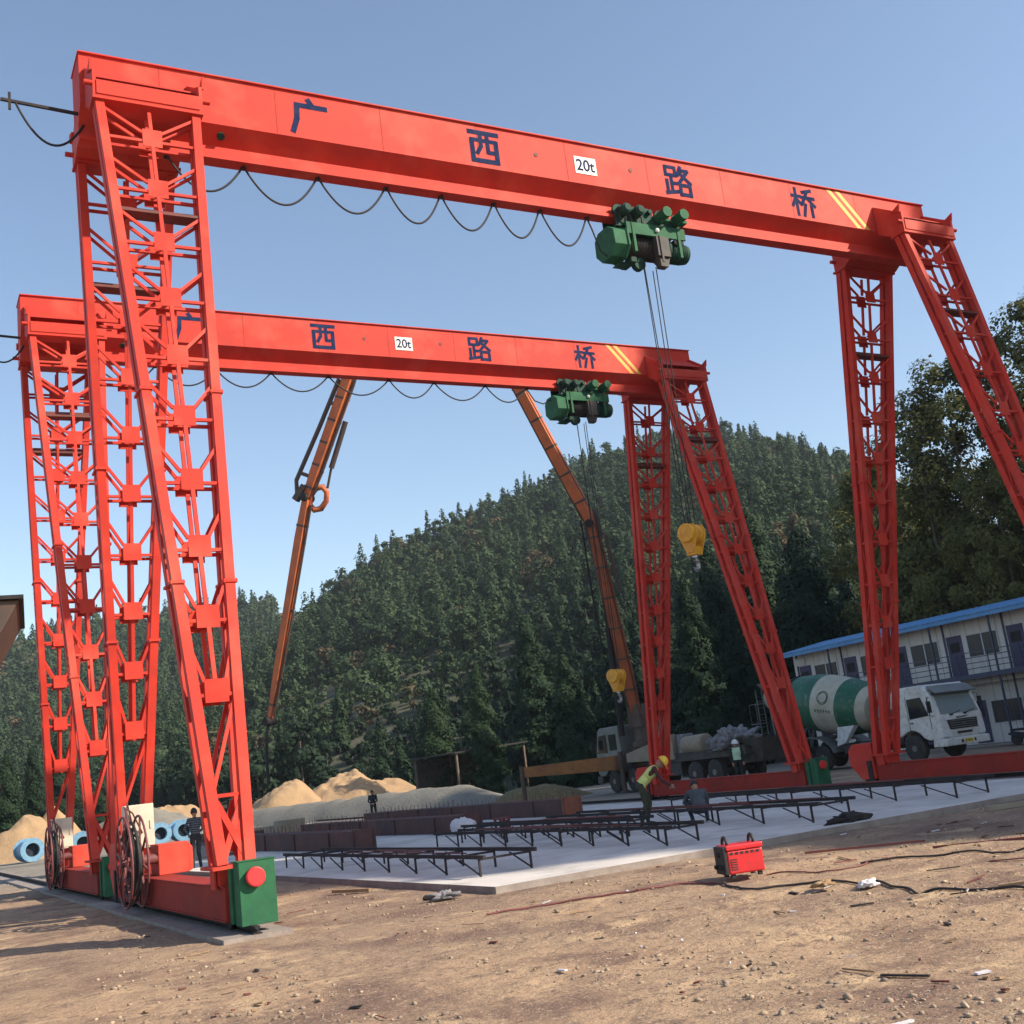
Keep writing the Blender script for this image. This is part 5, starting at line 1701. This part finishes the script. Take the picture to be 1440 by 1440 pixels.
SHIRT_STRIPE = bpy.data.materials.new('striped_shirt'); SHIRT_STRIPE.use_nodes = True
_nt = SHIRT_STRIPE.node_tree; _b = _nt.nodes['Principled BSDF']; _b.inputs['Roughness'].default_value = .9
_w = _nt.nodes.new('ShaderNodeTexWave'); _w.bands_direction = 'Z'; _w.inputs['Scale'].default_value = 5.0; _w.inputs['Distortion'].default_value = .6
_tc = _nt.nodes.new('ShaderNodeTexCoord'); _nt.links.new(_tc.outputs['Object'], _w.inputs['Vector'])
_cr = _nt.nodes.new('ShaderNodeValToRGB'); _cr.color_ramp.elements[0].color = (.022, .03, .045, 1); _cr.color_ramp.elements[1].color = (.12, .13, .15, 1); _cr.color_ramp.elements[0].position = .35
_nt.links.new(_w.outputs['Fac'], _cr.inputs[0]); _nt.links.new(_cr.outputs[0], _b.inputs['Base Color'])
CL_DARK = mat('cloth_black', (.012, .014, .018), (.022, .024, .03), rough=.9, scale=9)
CL_NAVY = mat('cloth_navy', (.02, .025, .04), (.03, .035, .05), rough=.9, scale=7)
CL_GREY = mat('cloth_slate', (.05, .06, .075), (.075, .085, .10), rough=.9, scale=7)
CL_BROWN = mat('cloth_maroon', (.10, .03, .03), (.07, .025, .025), rough=.9, scale=7)
CL_OLIVE = mat('cloth_olive', (.035, .04, .025), (.05, .05, .03), rough=.9, scale=7)
VESTY = mat('vest_yellow', (.62, .66, .20), (.55, .58, .18), rough=.7, scale=8)
VESTG = mat('vest_pale_green', (.40, .62, .42), (.5, .66, .5), rough=.7, scale=8)
HATY = mat('hat_yellow', (.85, .52, .03), None, rough=.35)
HATW = mat('hat_white', (.72, .72, .70), None, rough=.35)

STAND = dict(pelvis=(0, 0, .96), chest=(0, -.01, 1.26), neck=(0, .0, 1.46), head=(0, -.02, 1.60),
             hipL=(.09, 0, .92), hipR=(-.09, 0, .92), knL=(.11, -.02, .50), knR=(-.11, -.02, .50), anL=(.12, .02, .09), anR=(-.12, .02, .09),
             toeL=(.14, -.14, .035), toeR=(-.14, -.14, .035), shL=(.18, 0, 1.40), shR=(-.18, 0, 1.40),
             elL=(.25, .04, 1.13), elR=(-.25, .04, 1.13), wrL=(.22, -.08, .90), wrR=(-.22, -.08, .90))
P1 = dict(STAND, elL=(.36, .06, 1.18), wrL=(.19, -.06, 1.02), elR=(-.24, .02, 1.13), wrR=(-.16, -.20, 1.02), face=(-.4, -1, 0), knR=(-.10, -.06, .5), anR=(-.14, -.04, .09), toeR=(-.17, -.2, .035))
person('man in a dark striped shirt standing behind the front left red leg', (3.55, 14.2, -.02), R(-165), P1, SHIRT_STRIPE, CL_DARK, hair=True)
P2 = dict(STAND, head=(0, -.08, 1.585), face=(0, -1, -.5), elL=(.24, .0, 1.12), elR=(-.24, .0, 1.12), wrL=(.07, -.22, 1.0), wrR=(-.07, -.22, 1.0))
person('man dressed all in black standing alone before the grey gravel bank', (17.2, 35.6, -.02), R(-25), P2, CL_DARK, CL_DARK, hair=True, scale=.92)
# stooping welder, bent at the waist with both hands forward and low
P3 = dict(pelvis=(0, .12, .90), chest=(0, -.16, 1.14), neck=(0, -.30, 1.27), head=(0, -.42, 1.34), hipL=(.10, .12, .87), hipR=(-.10, .12, .87),
          knL=(.13, -.04, .48), knR=(-.11, .06, .46), anL=(.16, .06, .09), anR=(-.13, .20, .09), toeL=(.18, -.10, .035), toeR=(-.14, .04, .035),
          shL=(.18, -.24, 1.22), shR=(-.18, -.24, 1.22), elL=(.22, -.36, .97), elR=(-.22, -.36, .97), wrL=(.10, -.54, .82), wrR=(-.08, -.54, .82), face=(0, -.75, -.66))
person('worker in yellow hard hat and yellow vest bending over a steel rack', (11.0, 2.35, .06), R(58), P3, CL_BROWN, CL_OLIVE, hair=False, helmet=HATY, vest=VESTY)
# crouching, back to the camera
P4 = dict(pelvis=(0, .12, .30), chest=(0, -.02, .54), neck=(0, -.10, .68), head=(0, -.17, .78), hipL=(.10, .10, .28), hipR=(-.10, .10, .28),
          knL=(.20, -.30, .46), knR=(-.20, -.30, .46), anL=(.16, -.06, .09), anR=(-.16, -.06, .09), toeL=(.18, -.23, .035), toeR=(-.18, -.23, .035),
          shL=(.17, -.08, .64), shR=(-.17, -.08, .64), elL=(.26, -.24, .44), elR=(-.26, -.24, .44), wrL=(.10, -.44, .40), wrR=(-.10, -.44, .40), face=(0, -.8, -.5))
person('man in slate jacket crouching with his back turned between the steel racks', (11.2, .75, .06), R(155), P4, CL_GREY, CL_NAVY, hair=True)
person('worker in white hard hat and pale green vest standing by the mixer truck rear', (25.2, 16.6, 0), R(-30), dict(STAND, face=(.1, -1, -.15)), CL_DARK, CL_DARK, hair=False, helmet=HATW, vest=VESTG)

# ================================================================== STEEL RACKS on the slab
def rack(label, x0, x1, ya, yb, h, n, base=.06):
    t = thing('steel_rack', label, 'rack', ((x0 + x1) / 2, ya, base), 0, 'low steel racks on the slab')
    cx = (x0 + x1) / 2
    L = yb - ya
    for x in (x0 - cx, x1 - cx):
        mb = MB(); mb.bar((x, -.15, h), (x, L + .1, h), .05, .06)
        mb.build('rail', STEELD, t)
    for k in range(n):
        y = .05 + k * (L - .1) / (n - 1)
        mb = MB(); mb.bar((x0 - cx, y, h - .035), (x1 - cx, y, h - .035), .035); mb.build('cross_bar', STEELD, t)
        for x in (x0 - cx, x1 - cx):
            mb = MB(); mb.bar((x, y, 0), (x, y, h - .03), .032); mb.build('leg', STEELD, t)
            if k < n - 1 and (k % 2 == 0 or x < 0):
                mb = MB(); mb.bar((x, y + .03, .03), (x, y + L / n * .62, h - .05), .02); mb.build('brace', STEELD, t)
    mb = MB()
    r_ = random.Random(int(x0 * 100))
    for k in range(5):
        x = r_.uniform(x0, x1) - cx
        a = r_.uniform(-.1, L * .4); b = a + r_.uniform(2, L * .55)
        mb.cyl((x, a, h + .045), (x + r_.uniform(-.05, .05), min(b, L), h + .045), .012, n=6)
    mb.build('rebar', RUSTD, t)
    return t
rack('nearest low steel rack running along the slab edge beside the front left crane leg', 4.12, 5.05, -2.85, 7.6, .30, 9)
rack('second low steel rack from the camera, ending right in front of the stooping worker', 7.58, 8.25, -3.1, 6.6, .31, 9)
rack('third low steel rack, passing just behind the crouching man', 10.55, 11.45, -3.5, 6.2, .33, 8)
rack('farthest steel rack, lying close to the right red end beam', 14.2, 15.1, -3.6, 6.0, .33, 7)
rack('short narrow steel rack beyond the second one, behind the stooping worker', 9.0, 9.5, .2, 8.0, .33, 8)

# ================================================================== long steel forms
def formbox(label, x0, x1, ya, yb, h, lip, rust_end=False):
    t = thing('steel_form', label, 'formwork', ((x0 + x1) / 2, ya, .06), 0, 'long steel forms on the casting beds')
    w = (x1 - x0) / 2; L = yb - ya
    MB().box(-w, w, .03, L, 0, h).build('body', FORM, t, .01)
    mb = MB(); mb.box(-w - lip, w + lip, 0, .028, -.0, h + .03)
    mb.box(-w * .9, -w * .8, -.05, -.001, .02, h); mb.box(w * .8, w * .9, -.05, -.001, .02, h)
    mb.build('end_plate', FORMR if rust_end else FORM, t)
    for y in np.arange(1.9, L, 3.2):
        for q in (-w - .026, w + .026): MB().box(q - .024, q + .024, y, y + .05, .01, h - .02).build('stiffener', FORM, t)
    mb = MB()
    r_ = random.Random(int(x0 * 10))
    for y in np.arange(.3, L, .42):
        for x in (-w + .08, w - .08):
            hh = r_.uniform(.10, .26)
            mb.bar((x, y, h), (x + r_.uniform(-.02, .02), y, h + hh), .012)
    sb = mb.build('starter_bar', RUSTD, t); sb['kind'] = 'stuff'
    return t
formbox('nearest long dark steel form, ending beyond the nearest rack', 6.72, 7.36, 10.05, 24.0, .52, .01)
formbox('middle long dark steel form with a white sack lying at its end', 10.35, 11.0, 10.9, 26.0, .50, .01)
formbox('farthest long dark steel form with a rusty red end plate', 14.55, 15.25, 12.3, 30.0, .52, .02, True)
formbox('short dark steel form lying left of the pale concrete block', 9.4, 10.0, 30.0, 40.0, .4, .01)

mb = MB()
for a, b, c, d in ((13.2, 14.6, 38.6, 39.4),): mb.box(a, b, c, d, -.02, .62)
tag(mb.build('concrete_block', TAN, None, .03), 'pale concrete block standing between the long forms and the gravel bank', 'block')
tag(MB().box(13.5, 13.9, 41.6, 52, -.02, .35).build('kerb_beam', TAN, None, .02), 'low pale concrete kerb in front of the gravel bank', 'kerb')
lumpy('sack', 'white sack slumped against the end of the middle steel form', 'sack', (10.15, 10.4, .22), .34, .42, .30, BAGW, 8, 20, .3, 2.0)
def stool():
    t = thing('stool', 'small dark wooden stool standing at the end of the second rack', 'stool', (10.15, 8.0, .06), .3)
    MB().box(-.2, .2, -.14, .14, .36, .41).build('seat', RUSTD, t)
    for x in (-.16, .16):
        for y in (-.1, .1):
            MB().box(x - .025, x + .025, y - .025, y + .025, 0, .36).build('leg', RUSTD, t)
    MB().box(-.16, .16, -.112, -.09, .05, .34).build('side_board', RUSTD, t)
stool()

# ================================================================== blue flanged pipes
def blue_pipe(label, x, y, rz, L=2.2, r=.50):
    t = thing('flanged_pipe', label, 'pipe', (x, y, r + .14), rz, 'blue flanged pipes')
    mb = MB(); mb.lathe((0, .06, 0), (0, L - .12, 0), [(0, r * .72), (0, r), (L - .12, r), (L - .12, r * .72), (.0, r * .72)], 30)
    mb.build('shell', PIPEB, t)
    mb = MB(); mb.lathe((0, .02, 0), (0, L, 0), [(.3, r * .70), (.3, .001)], 30); mb.build('bore_shade_disc', PIPEI, t)  # dark disc across the bore, standing in for the shade inside
    for yy in (0, L - .06):
        mb = MB(); mb.lathe((0, yy, 0), (0, .06, 0), [(0, r * .73), (0, r + .13), (.06, r + .13), (.06, r * .73), (0, r * .73)], 30)
        fl = mb.build('flange', PIPEB, t)
        mb = MB()
        for k in range(12):
            a = k * math.pi / 6
            mb.cyl(((r + .075) * math.cos(a), yy - .015, (r + .075) * math.sin(a)), ((r + .075) * math.cos(a), yy + .075, (r + .075) * math.sin(a)), .022, n=6)
        mb.build('bolt', STEEL, fl)
    mb = MB(); mb.bar((0, .3, r), (0, .3, r + .16), .05, .1); mb.build('lifting_lug', PIPEB, t)
blue_pipe('leftmost blue flanged pipe lying beside the left sand heap', 2.75, 49.3, .08)
blue_pipe('blue flanged pipe half hidden behind the far left crane leg', 5.4, 49.6, -.1)
blue_pipe('blue flanged pipe just left of the beige switch panel edge, left of its neighbour', 9.35, 48.4, .05, 2.2, .48)
blue_pipe('blue flanged pipe beside the striped shirt man', 10.75, 48.9, -.06, 2.2, .48)

# ================================================================== red welding machine and its leads
def welder():
    t = thing('welding_machine', 'red welding machine with black loop handles on the bare ground', 'welding machine', (5.42, -7.72, -.02), R(-17))
    mb = MB(); mb.box(-.24, .24, -.17, .17, .05, .33)
    bd = mb.build('case', WELDR, t, .02)
    mb = MB(); mb.box(-.25, .25, -.18, .18, .335, .40); mb.build('lid', WELDR, t, .015)
    mb = MB()
    pass
    for k in range(6): MB().box(-.20 + .07 * k, -.16 + .07 * k, -.176, -.171, .285, .315).build('slot', BLACK, bd)
    for k in range(5): mb.box(-.20, -.12, -.175, -.171, .10 + .03 * k, .112 + .03 * k)
    mb.box(-.205, -.20, -.175, -.171, .10, .232)
    mb.build('vent', BLACK, bd)
    mb = MB(); mb.box(-.29, -.242, -.165, .165, .05, .385); pn = mb.build('front_panel', BLACK, t, .01)
    mb = MB()
    for y in (-.08, .08): mb.lathe((-.29, y, .14), (-.05, 0, 0), [(0, .03), (.04, .028), (.05, .018)], 12)
    mb.lathe((-.29, 0, .29), (-.025, 0, 0), [(0, .035), (.025, .03)], 14)
    mb.build('socket', STEELD, pn)
    for x in (-.19, .17):
        mb = MB(); mb.tube([(x, -.075, .39)] + [(x, .075 * math.cos(a) * -1, .41 + .085 * math.sin(a)) for a in np.linspace(.1, math.pi - .1, 9)] + [(x, .075, .39)], .021, 8)
        mb.build('handle', BLACK, t)
    for x in (-.18, .18):
        for y in (-.12, .12): MB().box(x - .025, x + .025, y - .025, y + .025, 0, .05).build('foot', BLACK, t)
welder()

def gz(x, y):
    return 0.035 * fbm(x, y, 0.55, 5) + 0.012 * fbm(x + 40, y, 3.0, 3) - 0.04 + rut(x, y)
def ground_cable(name, label, pts, r, m, cat='cable', wob=.05):
    P = []
    pts = [Vector((a, b, 0)) for a, b in pts]
    for i in range(len(pts) - 1):
        for k in range(10):
            t = k / 10
            a = pts[max(i - 1, 0)]; b = pts[i]; c = pts[i + 1]; d = pts[min(i + 2, len(pts) - 1)]
            q = .5 * ((2 * b) + (c - a) * t + (2 * a - 5 * b + 4 * c - d) * t * t + (3 * b - a - 3 * c + d) * t ** 3)
            q.x += wob * fbm(q.x, q.y, 1.3, 3); q.y += wob * fbm(q.x + 9, q.y, 1.3, 3)
            P.append((q.x, q.y, gz(q.x, q.y) + r + .004))
    mb = MB(); mb.tube(P, r, 6)
    return tag(mb.build(name, m), label, cat)
ground_cable('welding_cable', 'long dark cable snaking across the bare foreground from the red welding machine', [(5.15, -7.75), (4.9, -8.0), (4.75, -8.4), (4.6, -8.9), (5.0, -9.2), (5.4, -9.9), (5.1, -10.6), (4.9, -11.4), (5.1, -12.2), (5.1, -13.2), (5.3, -14.6), (5.6, -16)], .014, BLACK)
ground_cable('welding_cable', 'dark cable trailing left from the welding machine toward the slab', [(5.12, -7.7), (4.7, -7.4), (4.2, -7.3), (3.6, -6.9), (2.9, -6.6), (2.3, -6.5)], .013, MAROON)
ground_cable('welding_cable', 'thin maroon lead curving right of the red welding machine', [(5.7, -7.85), (5.85, -8.25), (6.0, -8.6), (6.45, -8.75), (6.9, -8.5)], .010, MAROON)
ground_cable('welding_cable', 'pair of dark leads running over the lit ground toward the right edge', [(6.6, -8.6), (7.0, -9.0), (7.4, -9.6), (7.9, -10.2), (8.3, -10.6), (8.0, -11.0)], .013, BLACK)
def stick(name, label, cat, p, q, w, h, m):
    z0, z1 = gz(*p), gz(*q)
    mb = MB(); mb.bar((p[0], p[1], z0 + h / 2 + .02), (q[0], q[1], z1 + h / 2 + .02), w, h)
    return tag(mb.build(name, m), label, cat)
stick('steel_bar', 'rusty steel bar lying on the ground right of the welding machine', 'bar', (8.2, -8.3), (9.4, -9.9), .05, .04, RUSTD)
stick('steel_bar', 'thin rusty bar lying across the shaded strip by the slab', 'bar', (7.2, -6.9), (8.5, -7.9), .03, .03, RUSTD)
stick('timber', 'short pale scrap of timber lying on the earth below the nearest rack', 'timber', (2.5, -.4), (2.9, -1.1), .09, .05, WOOD)
stick('timber', 'long pale timber lying at the right hand edge of the slab', 'timber', (12.5, -5.6), (13.6, -6.5), .12, .08, TAN)
stick('timber', 'broken slat of wood lying on the sunlit ground in the right foreground', 'timber', (5.1, -11.9), (5.35, -12.15), .07, .03, WOOD)
lumpy('debris', 'small heap of dark scrap and rags on the slab right of the welding machine', 'debris', (10.6, -4.3, .09), .42, .22, .10, STEELD, 21, 16, .7, 3)
lumpy('rubble', 'grey white lump of broken plaster at the near slab corner', 'rubble', (2.85, -4.2, .01), .2, .13, .07, SHEETG, 31, 16, .7, 3)
lumpy('rag', 'pale crumpled rag on the foreground earth by the long cable', 'rag', (5.0, -10.3, .0), .12, .09, .05, BAGW, 33, 14, .6, 3)
lumpy('rag', 'dark rag lying in the sunlit foreground', 'rag', (4.9, -9.75, .0), .13, .08, .045, WOOD, 37, 14, .6, 3)

# scooter parked at the site building
def scooter():
    t = thing('motor_scooter', 'dark motor scooter parked in front of the site building at the right edge', 'scooter', (40.6, 15.1, 0), R(20))
    for y in (-.62, .62):
        mb = MB(); mb.lathe((-.05, y, .27), (.10, 0, 0), [(0, .17), (.01, .25), (.05, .27), (.09, .25), (.10, .17)], 22); w = mb.build('wheel', TYRE, t)
        mb = MB(); mb.lathe((-.04, y, .27), (.08, 0, 0), [(0, .03), (.0, .17), (.08, .17), (.08, .03)], 18); mb.build('rim', RIM, w)
    mb = MB(); mb.prism([(.95, .55), (.75, .62), (.1, .5), (-.05, .28), (-.35, .27), (-.5, .45), (-.52, .95), (-.62, .95), (-.70, .5), (-.42, .2), (.2, .2), (.55, .38), (.9, .48)], 'x', -.14, .14)
    mb.build('body', CL_NAVY, t, .03)
    mb = MB(); mb.box(-.13, .13, .0, .82, .63, .74); mb.build('seat', BLACK, t, .04)
    mb = MB(); mb.tube([(-.33, -.45, 1.02), (0, -.52, .98), (.33, -.45, 1.02)], .02, 8); mb.bar((0, -.52, .98), (0, -.62, .3), .05)
    for s in (-1, 1): mb.tube([(s * .22, -.5, 1.0), (s * .27, -.52, 1.2)], .01, 5); mb.box(s * .28 - .06, s * .28 + .06, -.53, -.51, 1.18, 1.27)
    mb.build('handlebar', STEELD, t)
    mb = MB(); mb.lathe((0, -.60, .86), (0, -.07, 0), [(0, .09), (.05, .085), (.07, .05)], 14); mb.build('headlight', LAMPC, t)
scooter()

# ================================================================== loose stones over the yard (one mass)
rs = np.random.default_rng(77)
ico = bmesh.new(); bmesh.ops.create_icosphere(ico, subdivisions=1, radius=1)
IV = np.array([v.co[:] for v in ico.verts]); IF = np.array([[v.index for v in f.verts] for f in ico.faces]); ico.free()
N = 13000
d = 5 + 22 * rs.random(N) ** 1.3; az = np.radians(rs.uniform(8, 66, N))
sx_, sy_ = CX + d * np.sin(az), CY + d * np.cos(az)
ok = ~((sx_ > 3.0) & (sx_ < 18.7) & (sy_ > -4.95)) & ~((abs(sx_) < .5)) & ~((abs(sx_ - 20) < .5))
ok &= np.array([fbm(a, b, .45, 3) + .5 * fbm(a + 50, b, 1.6, 2) > rs.uniform(-.35, .35) for a, b in zip(sx_, sy_)])
sx_, sy_, d = sx_[ok], sy_[ok], d[ok]
n = len(sx_)
sz = .006 + .024 * rs.random(n) ** 4
V = IV[None] * (sz[:, None, None] * rs.uniform(.6, 1.3, (n, 1, 3))) * (1 + .25 * rs.normal(size=(n, len(IV), 1)))
V[:, :, 2] *= .7
V += np.stack([sx_, sy_, np.array([gz(a, b) for a, b in zip(sx_, sy_)]) + sz * .25], 1)[:, None, :]
F = (IF[None] + (np.arange(n) * len(IV))[:, None, None]).reshape(-1, 3)
me = bpy.data.meshes.new('loose_stones')
me.vertices.add(n * len(IV)); me.vertices.foreach_set('co', V.reshape(-1).astype(np.float32))
me.loops.add(F.size); me.loops.foreach_set('vertex_index', F.ravel().astype(np.int32))
me.polygons.add(len(F)); me.polygons.foreach_set('loop_start', np.arange(0, F.size, 3, dtype=np.int32))
me.materials.append(STONE); me.update(calc_edges=True)
st = bpy.data.objects.new('loose_stones', me); COL.objects.link(st)
tag(st, 'loose stones and grit scattered over the bare earth', 'stones', None, 'stuff')

# small litter: chips, offcuts of wire and scraps trodden into the earth (one mass)
mb = MB()
rl_ = random.Random(5)
for _ in range(300):
    d_ = 5.5 + 16 * rl_.random() ** 1.2; a_ = R(rl_.uniform(10, 64))
    x, y = CX + d_ * math.sin(a_), CY + d_ * math.cos(a_)
    if x > 2.9 and y > -5.0 or abs(x) < .5: continue
    ln = rl_.choice((.03, .05, .08, .12, .2, .35)) * rl_.uniform(.7, 1.3)
    t_ = rl_.uniform(0, math.pi)
    p = (x + ln / 2 * math.cos(t_), y + ln / 2 * math.sin(t_)); q = (x - ln / 2 * math.cos(t_), y - ln / 2 * math.sin(t_))
    w_ = rl_.choice((.006, .012, .03)) if ln > .1 else ln * .5
    mb.bar((p[0], p[1], gz(*p) + .012), (q[0], q[1], gz(*q) + .012 + rl_.uniform(0, .02)), w_, min(w_, .012), mi=rl_.choice((0, 0, 1, 2, 2, 3)))
tag(mb.build('yard_litter', [WOOD, BAGW, RUSTD, STEELD]), 'scraps of wood, wire and plastic trodden into the bare earth', 'litter', None, 'stuff')

# ================================================================== air
def haze(density):
    m = bpy.data.materials.new('haze'); m.use_nodes = True
    nt = m.node_tree; nt.nodes.clear()
    v = nt.nodes.new('ShaderNodeVolumePrincipled'); o = nt.nodes.new('ShaderNodeOutputMaterial')
    v.inputs['Color'].default_value = (0.80, 0.90, 1.0, 1); v.inputs['Density'].default_value = density
    v.inputs['Anisotropy'].default_value = 0.2
    nt.links.new(v.outputs[0], o.inputs['Volume'])
    ob = MB().box(-420, 620, -160, 720, -8, 135).build('haze', m)
    ob['kind'] = 'stuff'
haze(0.00022)
